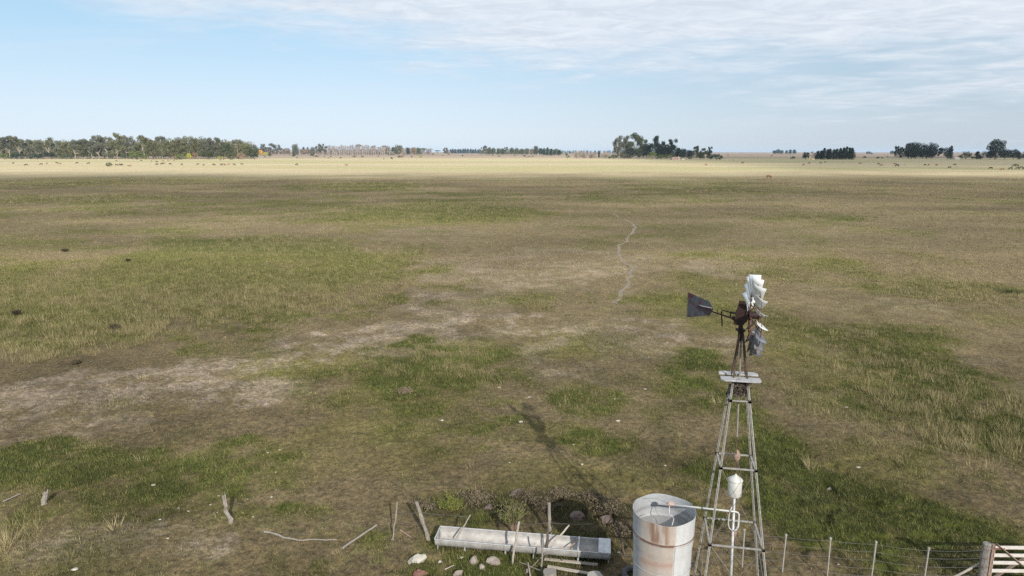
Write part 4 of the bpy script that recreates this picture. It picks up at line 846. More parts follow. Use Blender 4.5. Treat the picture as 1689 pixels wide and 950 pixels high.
def t_euc(seed, spread=.30, low=.36):
    t = TB(seed); r = t.rnd; fork = r.uniform(.22, .38); t.limb((0, 0, -.02), (r.uniform(-.03, .03), 0, fork), .016, .012)
    for i in range(r.randint(10, 13)):
        a = r.uniform(0, 6.28); rr = spread * r.uniform(.25, 1); z = r.uniform(low, .93) if i else .92; q = (math.cos(a) * rr * (1 if i else .2), math.sin(a) * rr * (1 if i else .2), z - .04); t.limb((0, 0, fork * r.uniform(.8, 1)), q, .008, .003, .12)
        for k in range(r.randint(2, 4)): t.clump((q[0] + r.uniform(-.08, .08), q[1] + r.uniform(-.08, .08), q[2] + r.uniform(-.05, .07)), r.uniform(.085, .145), 150, .022, .85)
    return t.out('eucalyptus')
def t_round(seed, spread=.42, low=.22):
    t = TB(seed); r = t.rnd; fork = r.uniform(.12, .2); t.limb((0, 0, -.02), (0, 0, fork), .034, .026)
    for i in range(22):
        a = i * 2.4 + r.uniform(-.4, .4); f = (i + .5) / 22; z = low + (.88 - low) * f; rr = spread * math.sqrt(max(.05, 1 - ((z - .45) / .52) ** 2)) * r.uniform(.5, .85); q = (math.cos(a) * rr, math.sin(a) * rr, z)
        if i % 2 == 0: t.limb((0, 0, fork), q, .014, .004)
        t.clump(q, r.uniform(.13, .19), 150, .025, .75)
    t.clump((0, 0, .5), .25, 150, .03); return t.out('broadleaf')
def t_conifer(seed, w=.16):
    t = TB(seed); r = t.rnd; t.limb((0, 0, -.02), (0, 0, .9), .018, .003, .01)
    for i in range(15):
        z = .10 + .80 * i / 14; rr = w * (1.05 - .85 * (z - .1)) * r.uniform(.75, 1.1)
        for k in range(3): a = r.uniform(0, 6.28); t.clump((math.cos(a) * rr * .5, math.sin(a) * rr * .5, z), rr * .7 + .02, 45, .022, .9)
    t.clump((0, 0, .95), .035, 40, .02, 1.4); return t.out('conifer')
def t_bare(seed, w=.12, n=60):
    t = TB(seed); r = t.rnd; t.limb((0, 0, -.02), (r.uniform(-.02, .02), 0, .95), .016, .003, .02)
    for i in range(n):
        z = r.uniform(.18, .9); a = r.uniform(0, 6.28); l = r.uniform(.10, .24); t.limb((0, 0, z), (math.cos(a) * w * r.uniform(.4, 1), math.sin(a) * w * r.uniform(.4, 1), min(1, z + l)), .006, .0022, .08, 3)
    t.clump((0, 0, .75), .14, 260, .014, 1.7); return t.out('bare_tree')
def t_willow(seed):
    t = TB(seed); r = t.rnd
    for i in range(9): a = r.uniform(0, 6.28); t.limb((0, 0, -.02), (math.cos(a) * .4, math.sin(a) * .4, r.uniform(.5, .9)), .02, .006)
    for i in range(150):
        a = r.uniform(0, 6.28); e = r.uniform(.15, 1.45); R = r.uniform(.7, 1.0); q = (math.cos(a) * math.cos(e) * .62 * R, math.sin(a) * math.cos(e) * .62 * R, math.sin(e) * R * .97); t.limb([c_ * .45 for c_ in q], q, .008, .003, .12, 3)
    for i in range(14): a = r.uniform(0, 6.28); t.clump((math.cos(a) * .34, math.sin(a) * .34, r.uniform(.22, .72)), .22, 190, .017)
    return t.out('bare_bush')
def t_dome(seed, w=.95):
    t = TB(seed); r = t.rnd; t.limb((0, 0, -.02), (0, 0, .3), .05, .03)
    for i in range(20):
        a = i * 2.4; e = r.uniform(0.1, 1.3); q = (math.cos(a) * math.cos(e) * w * .75, math.sin(a) * math.cos(e) * w * .75, .12 + math.sin(e) * .68); t.clump(q, r.uniform(.17, .25), 90, .04, .8)
    t.clump((0, 0, .4), .4, 150, .05); return t.out('bush')
def t_umbrella(seed):
    t = TB(seed); r = t.rnd; t.limb((0, 0, -.02), (0, 0, .45), .028, .020)
    for i in range(11): a = i * 2.4; rr = .42 * math.sqrt((i + .5) / 11); q = (math.cos(a) * rr, math.sin(a) * rr, .82 - .5 * rr * rr); t.limb((0, 0, .43), q, .012, .004); t.clump(q, .12, 130, .022, .55)
    return t.out('umbrella_tree')
VAR = {'euc': [t_euc(s) for s in (1, 2, 3, 4)], 'eucw': [t_euc(s, .42, .24) for s in (5, 6, 7)], 'round': [t_round(s) for s in (11, 12, 13, 14)], 'tall': [t_round(s, .27, .2) for s in (15, 16)], 'con': [t_conifer(s) for s in (21, 22, 23)], 'bare': [t_bare(s) for s in (31, 32, 33, 34)],
       'willow': [t_willow(s) for s in (41, 42)], 'dome': [t_dome(s) for s in (51, 52, 53)], 'umb': [t_umbrella(61)]}
HALF = {'euc': .36, 'eucw': .48, 'round': .52, 'tall': .38, 'con': .17, 'bare': .13, 'willow': .62, 'dome': .95, 'umb': .52}
KIND = {'euc': 'eucalyptus_tree', 'eucw': 'eucalyptus_tree', 'round': 'broadleaf_tree', 'tall': 'broadleaf_tree', 'con': 'conifer_tree', 'bare': 'poplar_tree', 'willow': 'willow_tree', 'dome': 'bush', 'umb': 'umbrella_tree'}
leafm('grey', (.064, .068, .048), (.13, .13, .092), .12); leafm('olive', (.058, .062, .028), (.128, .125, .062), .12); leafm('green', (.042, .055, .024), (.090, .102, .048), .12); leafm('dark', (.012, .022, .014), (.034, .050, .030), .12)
leafm('bright', (.080, .105, .032), (.13, .155, .055), .2); leafm('yellow', (.24, .24, .030), (.34, .33, .05), .2); leafm('orange', (.48, .25, .035), (.60, .36, .06), .2); leafm('pine', (.012, .030, .016), (.028, .055, .030), .12)
leafm('dead', (.13, .105, .085), (.22, .18, .15), .2); leafm('palegrey', (.15, .135, .12), (.26, .235, .21), .2); leafm('brown', (.15, .105, .07), (.23, .17, .12), .2); leafm('haze_blue', (.018, .034, .040), (.035, .058, .062), .12)  # the blue leaf tone holds distance haze in its colour
M['bark_pale'] = basic('pale_bark', (.20, .17, .145), (.40, .35, .31), 1.5, .9, bmp=0); M['bark'] = basic('brown_bark', (.12, .095, .075), (.22, .18, .15), 1.5, .9, bmp=0)
def matmesh(me, mat, cache={}):
    k = (me.name, mat.name)
    if k not in cache: c = me.copy(); c.materials.clear(); c.materials.append(mat); cache[k] = c
    return cache[k]
tcount = [0]
def tree(px_, base, hpx, kind, leafs, label, wpx=None, bark=None, group=None, cat=None, seed=None):
    """one tree: px_ and base give where the trunk meets the ground, hpx and wpx its size as seen from the camera"""
    tcount[0] += 1; sd = seed if seed is not None else tcount[0]; rnd = random.Random(sd * 7 + 3)
    p = at(px_, base); mpp = (p.y * CP + H * SP) / FPX; h_ = hpx * mpp; w_ = (wpx * mpp / 2 / (HALF[kind] * h_)) if wpx else 1.0
    o = empty(KIND[kind], (p.x, p.y, 0), rnd.uniform(0, 6.28)); o.scale = (h_ * w_, h_ * w_, h_); tr_, cr_ = VAR[kind][sd % len(VAR[kind])]
    bk = bark or ('bark_pale' if kind in ('euc', 'eucw', 'bare', 'willow') else 'bark'); link('trunk', matmesh(tr_, M[bk]), None, o)
    if cr_ is not None: link('crown', matmesh(cr_, M[leafs]), None, o)
    return tag(o, label, cat or KIND[kind].replace('_', ' ').split(' ')[-1], group)
ORD = ['first', 'second', 'third', 'fourth', 'fifth', 'sixth', 'seventh', 'eighth', 'ninth', 'tenth', 'eleventh', 'twelfth', 'thirteenth', 'fourteenth', 'fifteenth', 'sixteenth', 'seventeenth', 'eighteenth', 'nineteenth', 'twentieth', 'twenty-first', 'twenty-second', 'twenty-third', 'twenty-fourth', 'twenty-fifth', 'twenty-sixth', 'twenty-seventh', 'twenty-eighth', 'twenty-ninth', 'thirtieth', 'thirty-first', 'thirty-second', 'thirty-third', 'thirty-fourth', 'thirty-fifth', 'thirty-sixth', 'thirty-seventh', 'thirty-eighth', 'thirty-ninth', 'fortieth']
GW = 'trees of the wood at left'
LW = [(3,262,34,'euc','grey',24,'grey-green eucalyptus cut by the left edge of the photo'),(17,262,37,'euc','grey',24,'grey-green eucalyptus rising behind the yellowish bush at the left edge'),(34,262,36,'eucw','olive',30,'olive brown eucalyptus right of the first grey one in the left wood'),(50,262,31,'eucw','grey',24,'greyish eucalyptus with a thin top, left part of the wood'),
 (64,262,30,'eucw','grey',24,'thin grey eucalyptus above dark undergrowth in the left wood'),(82,262,34,'eucw','olive',26,'taller green eucalyptus above the row of grazing cows at left'),(97,262,29,'eucw','grey',24,'brownish grey eucalyptus in a dip of the left wood skyline'),(110,262,28,'eucw','olive',24,'low olive eucalyptus left of the pale trunks'),
 (124,262,31,'eucw','grey',26,'grey-green broad eucalyptus at the start of the pale trunks'),(140,262,31,'euc','olive',24,'olive eucalyptus with white trunk, left of the dense clump of trunks'),(152,262,32,'euc','grey',24,'eucalyptus over the first thick pale trunk in the left wood'),(163,262,37,'euc','grey',26,'rounded eucalyptus on a tall white trunk in the left wood'),
 (178,262,35,'eucw','grey',26,'grey eucalyptus between the white trunk and the highest crown'),(194,262,42,'eucw','olive',34,'highest spreading eucalyptus of the left wood, leaning pale limbs'),(209,262,36,'eucw','grey',26,'grey-green eucalyptus just right of the highest one'),(222,262,31,'eucw','grey',24,'brownish eucalyptus behind the rounded green bush'),
 (238,262,37,'euc','olive',28,'full olive eucalyptus left of the white forked trunk'),(253,263,32,'round','olive',34,'broad oak-like tree with a short white forked trunk'),(268,262,36,'eucw','grey',26,'grey eucalyptus behind the white forked trunk'),(280,263,35,'round','olive',34,'broad olive tree with brownish top right of the forked one'),
 (297,262,36,'round','olive',32,'round olive tree left of the domed summit of the wood'),(313,262,39,'round','olive',34,'domed tree forming the rounded summit in the right part of the wood'),(329,262,37,'round','olive',32,'olive tree on the right shoulder of the rounded summit'),(344,262,34,'round','grey',30,'greyish green round tree downhill from the summit'),
 (359,262,34,'eucw','grey',28,'grey bare-topped eucalyptus near the right end of the wood'),(375,262,28,'round','green',28,'green round tree below the flat-topped eucalyptus'),(393,262,36,'umb','grey',24,'tall flat-topped eucalyptus standing above the right end of the wood'),(406,262,26,'round','olive',24,'olive tree right of the tall flat-topped eucalyptus'),
 (418,262,24,'round','green',26,'dark green tree closing the right end of the left wood')]
for q in LW: tree(q[0], q[1], q[2], q[3], q[4], q[6], q[5], group=GW)
LB = [(8,263.5,11,'dome','bright',20,'yellow-green bush at the left edge before the wood'),(28,263,14,'dome','dark',22,'dark evergreen bush right of the yellow-green one'),(62,262.8,11,'dome','dark',26,'dark low bush under the thin grey eucalypts'),(84,262.6,12,'dome','dark',22,'dark bush in the shade above the grazing cows'),(110,262.5,10,'dome','green',24,'green undergrowth bush left of the pale trunks'),
 (226,263.5,17,'dome','bright',34,'rounded pale green bush in front of the wood left of the forked trunk'),(206,263,11,'dome','green',16,'green bush at the foot of the highest eucalyptus'),(299,263.5,11,'dome','bright',20,'yellow-green bush beside the small orange one in front of the wood'),(312,263.2,12,'dome','yellow',11,'small orange-yellow bush before the wood summit'),
 (343,263.4,17,'dome','green',32,'wide green bush in front of the right part of the wood'),(363,263.4,7,'dome','yellow',8,'tiny round bright yellow bush before the wood'),(384,263.3,14,'dome','olive',20,'olive bush below the tall flat-topped eucalyptus'),(322,263.3,13,'dome','brown',14,'brown leafless bush right of the small orange-yellow one'),(398,263.3,13,'dome','brown',16,'brownish bush near the right end of the wood'),(292,263.4,7,'dome','brown',16,'brown brush heap left of the yellow-green bush'),(420,263.2,11,'dome','dark',16,'dark low bush at the foot of the last tree of the wood')]
for q in LB: tree(q[0], q[1], q[2], q[3], q[4], q[6], q[5], group='bushes along the front of the left wood')
MT = [(430,257,10,'round','orange',9,'small orange tree just right of the left wood','tree'),(438,257.2,7,'dome','yellow',12,'yellow bush beside the small orange tree','bush'),(434,255,17,'euc','grey',12,'grey eucalyptus standing above the orange tree',0),(448,255,18,'euc','grey',16,'bigger grey eucalyptus right of the orange tree',0),(461,255,16,'euc','grey',10,'slim pale-trunked eucalyptus left of the isolated dark tree',0),
 (474,254,11,'umb','grey',10,'small flat grey tree midway to the isolated dark tree',0),(487.5,258,21,'tall','grey',15,'tall solitary dense tree standing apart in the gap',0),(484.5,259,7,'dome','dark',7,'dark bush at the foot of the tall solitary tree',0),(445.5,258.8,6,'dome','green',10,'dark green bush right of the yellow bush',0),
 (501,254.3,12,'con','haze_blue',8,'bluish tree right of the solitary tree',0),(508,254.3,12,'con','haze_blue',7,'second bluish tree just left of the grey grove',0),(516,256,14,'round','grey',12,'left hand tree of the grey grove beside the bare poplars',0),(524,256,15,'euc','grey',10,'pale limbed tree in the grey grove',0),(533,256.5,19,'euc','grey',14,'tallest tree of the grey grove left of the bare poplars',0),
 (515,258.8,6,'dome','green',10,'green bush in front of the grey grove',0),(522,259,3,'dome','dark',8,'low dark bush beside the green one in front of the grey grove',0)]
for q in MT: tree(q[0], q[1], q[2], q[3], q[4], q[6], q[5], group=None)
xs_ = [541 + i * 3.75 + random.Random(i).uniform(-1, 1) for i in range(28)]
for i, x_ in enumerate(xs_): tree(x_, 256.5 + random.Random(i + 50).uniform(-.2, .2), random.Random(i + 9).uniform(14.5, 18.5), 'bare', 'dead', f'bare pale poplar, {ORD[i]} from the left in the leafless row', 6.5, group='bare poplars in the leafless row')
MR = [(592,255.5,20,'umb','grey',11,'green crown showing above the bare poplars'),(616,255.5,17,'umb','grey',9,'small green crown above the right half of the bare poplars'),(634,255.5,17.5,'umb','grey',10,'green crown above the last bare poplars'),(640,256,14,'round','green',12,'green tree closing the right end of the poplar row'),(645,256.5,9,'willow','palegrey',16,'bare grey dome-shaped bush at the end of the poplar row'),
 (658,256.3,18,'round','olive',20,'largest olive tree right of the bare poplars'),(649,256,14,'tall','haze_blue',9,'narrow bluish tree left of the largest olive one'),(666,256.5,13,'willow','dead',12,'brown bare tree before the largest olive tree'),(673,256,13,'tall','haze_blue',9,'bluish tree right of the largest olive one'),(682,256.2,14,'round','brown',14,'brownish tree in the group left of the skyline gap'),(690,256,13,'tall','green',9,'green tree just left of the umbrella shaped one'),(698,256.3,13.5,'umb','green',17,'umbrella shaped green tree left of the skyline gap'),
 (721.5,256.2,9.5,'umb','green',11,'small flat-topped tree alone in the skyline gap'),(734,256.2,12.5,'euc','grey',9,'grey tree right of the small flat-topped one'),(740,256.2,10,'willow','brown',9,'low brown bare tree beside the grey one'),(714,256.3,4,'dome','brown',8,'low brown bush left of the small flat-topped tree'),
 (663,260,7,'willow','brown',10,'tan bare shrub in the field before the largest olive tree'),(694,260.3,5,'dome','yellow',6,'small yellow shrub in the field below the umbrella tree'),(679,260.5,4,'dome','olive',4,'tiny olive shrub left of the small yellow shrub')]
for q in MR: tree(q[0], q[1], q[2], q[3], q[4], q[6], q[5])
rr = random.Random(77)
for i in range(12): tree(743 + i * 4.2 + rr.uniform(-.8, .8), 253.2, rr.uniform(6.5, 8.5), 'con', 'haze_blue', f'far bluish conifer, {ORD[i]} from the left in the line behind the gap', 6, group='far bluish conifers behind the gap')
CT = [(799,256,15.5,'euc','grey',10,'brown'),(807,256,13.5,'tall','green',9,''),(814,256,13,'round','green',10,''),(822,256,12,'tall','green',8,''),(829,256,12,'tall','green',8,''),(835,256,13.5,'euc','grey',8,''),(844,256,13,'round','green',12,''),(852,256,12.5,'round','grey',10,''),(860,256,11,'round','green',10,''),(869,256,12,'round','grey',12,''),(877,256,11,'round','brown',9,''),
 (884,256,16,'tall','green',11,''),(892,256,12.5,'tall','pine',9,''),(897,256,12,'con','pine',7,''),(903,256.4,13.5,'con','pine',8,''),(909,256.6,11.5,'con','pine',8,''),(915,256.8,10.5,'tall','green',9,''),(922,257,10,'tall','pine',10,'')]
for i, q in enumerate(CT): tree(q[0], q[1], q[2], q[3], q[4], f"{'dark green' if q[4] in ('pine', 'green') else 'greyish'} tree, {ORD[i]} from the left in the belt left of the pale bare willows", q[5], group='trees of the central belt')
WL = [(952,261.5,15,'willow','palegrey',16,'first pale bare willow right of the central belt'),(963,261.5,16,'willow','palegrey',18,'tallest pale bare willow of the group'),(977,261.5,12,'willow','palegrey',20,'low wide pale bare willow in the middle of the group'),(997,261.5,14,'willow','palegrey',22,'rounded pale bare willow at the right end, beside the farm grove'),(988,261.3,12,'tall','dark',5,'narrow dark shrub between two pale bare willows'),(934.5,257.5,5,'dome','dark',7,'dark round bush left of the pale willows'),(937,260.5,5,'dome','bright',8,'yellow-green bush left of the pale willows')]
for q in WL: tree(q[0], q[1], q[2], q[3], q[4], q[6], q[5])
FG = [(1012,262,8,'dome','green',20,'low green bush at the left foot of the farm grove'),(1021,261,33,'euc','grey',19,'leftmost tall pale eucalyptus of the farm grove'),(1032,261,36,'euc','grey',22,'pale eucalyptus second from the left in the farm grove'),(1045,261,40,'euc','green',26,'tallest eucalyptus of the farm grove'),(1059,261,32,'euc','green',16,'eucalyptus with ragged top right of the tallest in the farm grove'),
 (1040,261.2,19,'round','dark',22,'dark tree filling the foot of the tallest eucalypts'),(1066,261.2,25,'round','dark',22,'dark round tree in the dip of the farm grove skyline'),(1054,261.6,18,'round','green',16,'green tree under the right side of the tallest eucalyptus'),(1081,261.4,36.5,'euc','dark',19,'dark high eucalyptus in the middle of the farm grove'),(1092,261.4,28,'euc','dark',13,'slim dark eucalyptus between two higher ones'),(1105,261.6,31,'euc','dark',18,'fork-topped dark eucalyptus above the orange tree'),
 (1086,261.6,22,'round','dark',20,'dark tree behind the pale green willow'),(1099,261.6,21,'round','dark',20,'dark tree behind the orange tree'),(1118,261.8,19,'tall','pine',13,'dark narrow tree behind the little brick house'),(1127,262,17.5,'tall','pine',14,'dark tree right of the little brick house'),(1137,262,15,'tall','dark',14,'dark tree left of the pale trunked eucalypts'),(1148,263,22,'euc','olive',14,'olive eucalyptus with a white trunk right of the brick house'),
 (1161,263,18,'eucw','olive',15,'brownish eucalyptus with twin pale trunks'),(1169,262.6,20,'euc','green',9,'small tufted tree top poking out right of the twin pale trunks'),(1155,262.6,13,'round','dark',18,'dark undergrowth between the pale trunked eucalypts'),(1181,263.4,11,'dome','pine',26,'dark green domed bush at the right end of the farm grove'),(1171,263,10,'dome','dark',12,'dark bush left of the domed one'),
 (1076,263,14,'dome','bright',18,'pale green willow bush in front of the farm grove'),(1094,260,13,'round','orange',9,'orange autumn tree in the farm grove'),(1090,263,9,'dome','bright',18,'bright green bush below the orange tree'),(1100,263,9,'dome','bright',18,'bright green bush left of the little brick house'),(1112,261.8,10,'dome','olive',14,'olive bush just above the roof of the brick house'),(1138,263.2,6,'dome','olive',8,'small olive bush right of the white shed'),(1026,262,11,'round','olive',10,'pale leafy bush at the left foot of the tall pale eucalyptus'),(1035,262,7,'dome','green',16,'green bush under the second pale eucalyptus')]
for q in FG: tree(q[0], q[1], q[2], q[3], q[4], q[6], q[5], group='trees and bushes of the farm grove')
FR = [(1277,254.7,7,'round','haze_blue',9,'left tree of the first far blue clump'),(1283,254.7,9,'round','haze_blue',10,'middle tree of the first far blue clump'),(1289,254.7,7.5,'round','haze_blue',8,'right tree of the first far blue clump'),(1297,254.8,7.5,'round','haze_blue',7,'left tree of the second far blue clump'),(1303,254.8,8.5,'tall','haze_blue',7,'middle tree of the second far blue clump'),(1310,254.8,8.5,'round','haze_blue',9,'right tree of the second far blue clump'),
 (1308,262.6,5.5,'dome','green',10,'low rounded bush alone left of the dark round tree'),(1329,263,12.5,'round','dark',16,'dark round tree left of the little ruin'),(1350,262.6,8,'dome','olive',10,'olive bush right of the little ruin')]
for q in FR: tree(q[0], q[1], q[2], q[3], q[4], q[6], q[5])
for i, (x_, h_) in enumerate(((1348,14),(1354,15),(1358,19),(1364,17),(1368,18),(1374,17),(1379,18),(1385,19),(1390,20),(1395,21.5),(1400,20),(1405,19.5))): tree(x_, 263, h_, 'con', 'dark', f'dark conifer, {ORD[i]} from the left in the dense dark clump', 11, group='conifers of the dense dark clump')
F2 = [(1433,254.7,5.5,'dome','haze_blue',13,'far blue dome of trees on the horizon at right'),(1471,255,7,'round','dark',8,'small ragged tree detached left of the right grove'),(1426,261,4,'dome','dark',7,'low dark bush in the field right of the dark clump'),(1448,261.8,4,'dome','dark',7,'low dark bush, left of two beside the right grove'),(1455,261.9,3,'dome','dark',5,'low dark bush, right of two beside the right grove'),(1464,259.5,2.2,'dome','dark',4,'tiny dark bush above the pair beside the right grove'),
 (1479,262,21,'euc','dark',11,'thin tufted eucalyptus at the left end of the right grove'),(1488,262,19,'eucw','dark',13,'dark tree just inside the left end of the right grove'),(1498,262,28,'tall','dark',20,'high dark tree forming the left peak of the right grove'),(1510,262,28,'tall','dark',20,'high dark tree forming the second peak of the right grove'),(1522,262,26,'round','dark',20,'dark tree with a flat top in the middle of the right grove'),(1537,262,27,'round','dark',22,'full dark crown at the right peak of the right grove'),(1548,262,18,'euc','dark',12,'lower dark tree closing the right grove'),
 (1503,262,16,'round','dark',26,'dark undergrowth tree in the left half of the right grove'),(1528,262,15,'round','dark',26,'dark undergrowth tree in the right half of the right grove'),(1562,262.6,20.5,'round','dark',19,'dark round-headed tree left of the white shed'),(1567,262.6,22.5,'con','dark',9,'pointed top behind the dark round-headed tree'),
 (1593,262.6,14,'dome','green',24,'mound-shaped olive tree right of the white shed'),(1611,262.6,13,'con','dark',14,'small pointed dark tree right of the mound-shaped one'),(1617,262.6,5,'dome','dark',8,'low dark bush below the small pointed tree'),(1641,262.8,34,'round','dark',40,'biggest spreading dark tree at the right of the photo'),(1633,262.8,14,'round','dark',18,'dark low tree under the left side of the biggest tree'),
 (1657,262.8,17,'round','dark',20,'dark tree leaning against the biggest one'),(1671,262.8,17,'round','dark',20,'dark rounded tree right of the biggest one'),(1680,262.8,12,'con','dark',9,'small dark tree second from the right edge'),(1689,262.8,10,'round','dark',10,'dark tree cut by the right edge of the photo'),
 (1675,275.3,6,'dome','green',12,'green bush with dry branches in the field at the far right'),(180,275,8,'dome','green',12,'green bush in the pasture before the left wood'),(200,273.5,4,'dome','green',10,'flat green bush right of the greener one in the left pasture'),(1375.6,262.9,3,'dome','brown',6,'reddish bush at the foot of the dense dark clump')]
for q in F2: tree(q[0], q[1], q[2], q[3], q[4], q[6], q[5])
DB = [(562,261.5,2.6,5),(585,259.5,3,10),(598,259.5,3,7),(546,259,2,4),(624,259,2.4,3),(633,263,2,2.5),(646,262.5,4,5),(658,260.5,4,6),(730,256.8,2,3),(763,257.8,3,4),(812,257.6,2,3),(823,258.4,1.8,6),(849,257.5,2,3),(865,258.8,3,8),(873,258.9,2,4),(878.5,258.8,2,6),(869.5,260.3,2,3),(490,261.3,3,3),(535,259.3,1.6,4),(542,261.5,1.6,4),(1201,256.6,2.2,3),(1273,257.5,1.8,5),(1303.5,257.8,1.4,3),(1209,264.3,1.6,2.5),(437,259.4,2,4),(895.5,259,1.6,2)]
DN = ['below the bare poplars at their left', 'wide and tan, below the middle of the bare poplars', 'just right of the wide tan one', 'left of those below the bare poplars', 'below the right half of the bare poplars', 'tiny, below the end of the poplar row', 'round, before the grey dome-shaped bush', 'at the foot of the tan bare shrub', 'below the grey tree in the gap', 'alone before the far conifers', 'at the left under the central belt', 'flat, under the left of the central belt', 'single, under the middle of the central belt', 'longest under the central belt', 'middle of three under the central belt', 'last of three under the central belt', 'paler, just below the three', 'below the tall solitary tree', 'below the grey grove at its right', 'in the field right of the grey grove', 'on the far field right of the farm grove', 'on the far field left of the blue clumps', 'on the far field under the second blue clump', 'at the field edge right of the farm grove', 'below the yellow bush', 'small, under the right of the central belt']
for q, lb in zip(DB, DN): tree(q[0], q[1], q[2], 'dome', 'green' if 'paler' in lb or 'tan' in lb else 'dark', 'low dark bush ' + lb if 'tan' not in lb else 'low bush ' + lb, q[3], group='low bushes dotted over the far fields')
# masses of wood that read as one from here
def woods(name, spec, mat, label, seed, per=70):
    rg = random.Random(seed); t = TB(seed)
    for (x0, x1, base, hp, depth, step) in spec:
        x_ = x0
        while x_ < x1:
            for row in range(depth):
                p = at(x_ + rg.uniform(-step, step) * .6, base); p = p * (1 + .035 * row + rg.uniform(0, .02)); mpp = (p.y * CP) / FPX; h_ = hp * mpp * rg.uniform(.78, 1.0)
                for k in range(3): t.clump((p.x + rg.uniform(-.3, .3) * h_, p.y + rg.uniform(-.3, .3) * h_, h_ * (.28 + .26 * k)), h_ * rg.uniform(.20, .30), per, h_ * .045, .9)
            x_ += step
    V = np.concatenate(t.V); o = link(name, npmesh(name, V.reshape(-1, 3), np.arange(len(V) * 3).reshape(-1, 3)), M[mat]); return tag(o, label, 'woodland', kind='stuff')
woods('woodland', [(-30, 414, 261.6, 30, 3, 4.5), (-140, -20, 261.5, 30, 3, 8)], 'olive', 'deep mass of grey-green trees behind the front row of the left wood', 5)
woods('woodland', [(423, 540, 255.0, 10, 2, 3)], 'brown', 'brownish far scrub between the left wood and the grey grove', 6, 150)
woods('woodland', [(540, 650, 255.8, 10, 3, 3.5), (650, 708, 255.6, 12, 2, 4)], 'dead', 'brown twiggy mass filling the back of the bare poplar row', 7, 110)
woods('woodland', [(742, 795, 253.0, 6.5, 2, 4), (795, 926, 255.4, 10, 2, 4)], 'green', 'dark wood behind the central belt of trees', 8, 150)
woods('woodland', [(926, 1018, 253.9, 6.0, 2, 4)], 'haze_blue', 'far bluish wood behind the pale bare willows', 9, 120)
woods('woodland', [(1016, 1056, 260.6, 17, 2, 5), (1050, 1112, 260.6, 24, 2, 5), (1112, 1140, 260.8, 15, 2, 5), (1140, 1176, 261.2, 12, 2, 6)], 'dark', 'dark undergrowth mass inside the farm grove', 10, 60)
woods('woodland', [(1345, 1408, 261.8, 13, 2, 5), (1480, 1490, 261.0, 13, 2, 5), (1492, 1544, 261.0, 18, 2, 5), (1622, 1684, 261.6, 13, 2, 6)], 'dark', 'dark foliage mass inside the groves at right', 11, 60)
woods('woodland', [(1188, 1275, 251.6, 1.5, 1, 3), (1312, 1345, 253.3, 4, 1, 3), (1410, 1475, 252.4, 1.8, 1, 3), (1560, 1625, 254.2, 6, 1, 3), (1676, 1760, 254.0, 5, 1, 3)], 'haze_blue', 'faint blue line of woods along the right horizon', 12, 14)
woods('scrub', [(450, 545, 257.2, 2.0, 1, 2.5), (545, 640, 256.4, 1.6, 1, 2.5)], 'brown', 'low brown hedge scrub along the far field edge', 13, 12)

# ------------------------------------------------------------------ farm buildings far away
def house(px_, base, wpx, hpx, wall, roof, label, cat, flat=False, chim=False, wins=2, depth=.7, name='farm_house', ruin=False):
    p = at(px_, base); mpp = (p.y * CP) / FPX; w_, h_ = wpx * mpp, hpx * mpp; d_ = w_ * depth; o = empty(name, (p.x, p.y, 0), math.radians(8)); wh_ = h_ * (.9 if flat else .62)
    mb = MB(); t_ = .3; ops = [(-w_ * .28 + i * w_ * .5 / max(1, wins - 1) if wins > 1 else 0) for i in range(wins)]; ow = w_ * .11; z0, z1 = wh_ * .12, wh_ * .72; xs2 = [-w_ / 2]
    for c_ in ops: mb.box(((xs2[-1] + c_ - ow / 2) / 2, -d_ / 2, wh_ / 2), (c_ - ow / 2 - xs2[-1], t_, wh_)); mb.box((c_, -d_ / 2, z0 / 2), (ow, t_, z0)); mb.box((c_, -d_ / 2, (z1 + wh_) / 2), (ow, t_, wh_ - z1)); xs2.append(c_ + ow / 2)
    mb.box(((xs2[-1] + w_ / 2) / 2, -d_ / 2, wh_ / 2), (w_ / 2 - xs2[-1], t_, wh_)); mb.box((-w_ / 2 + t_ / 2, .0, wh_ / 2), (t_, d_ - t_ * 1.02, wh_)); mb.box((w_ / 2 - t_ / 2, 0, wh_ * (.35 if ruin else .5)), (t_, d_ - t_ * 1.02, wh_ * (.7 if ruin else 1))); mb.box((0, d_ / 2, wh_ / 2), (w_, t_, wh_))
    mb.build('wall', M[wall], o)
    if not ruin:
        mb = MB()
        if flat: mb.box((0, 0, wh_ + .12), (w_ * 1.06, d_ * 1.1, .2))
        else:
            a_ = d_ * .58; mb.add([(-w_ * .53, -a_, wh_), (w_ * .53, -a_, wh_), (w_ * .53, a_, wh_), (-w_ * .53, a_, wh_), (-w_ * .53, 0, h_), (w_ * .53, 0, h_)], [(0, 1, 5, 4), (2, 3, 4, 5), (1, 2, 5), (3, 0, 4), (0, 3, 2, 1)])
        rf = mb.build('roof', M[roof], o)
        if chim: mb = MB(); mb.box((w_ * .42, 0, h_ + .3), (.9, .9, 1.4)); mb.build('chimney', M['whitepaint'], rf)
    for c_ in ops: mb = MB(); mb.box((c_, -d_ / 2 + t_ * .2, (z0 + z1) / 2), (ow, .08, z1 - z0)); mb.build('window', M['darkwood'], o)
    return tag(o, label, cat)
M['brickwall'] = basic('old_brick_wall', (.36, .24, .20), (.50, .38, .33), .8, .9, bmp=0); M['yellowwall'] = basic('yellow_plaster', (.55, .44, .24), (.66, .55, .33), .8, .9, bmp=0)
house(1113.5, 263.4, 13, 4.6, 'brickwall', 'greywood', 'small pinkish brick house with a white chimney in front of the farm grove', 'house', flat=True, chim=True, wins=3)
house(1126, 263.4, 4.5, 2.4, 'whitepaint', 'greywood', 'tiny white shed just right of the brick house', 'shed', wins=1, name='farm_shed')
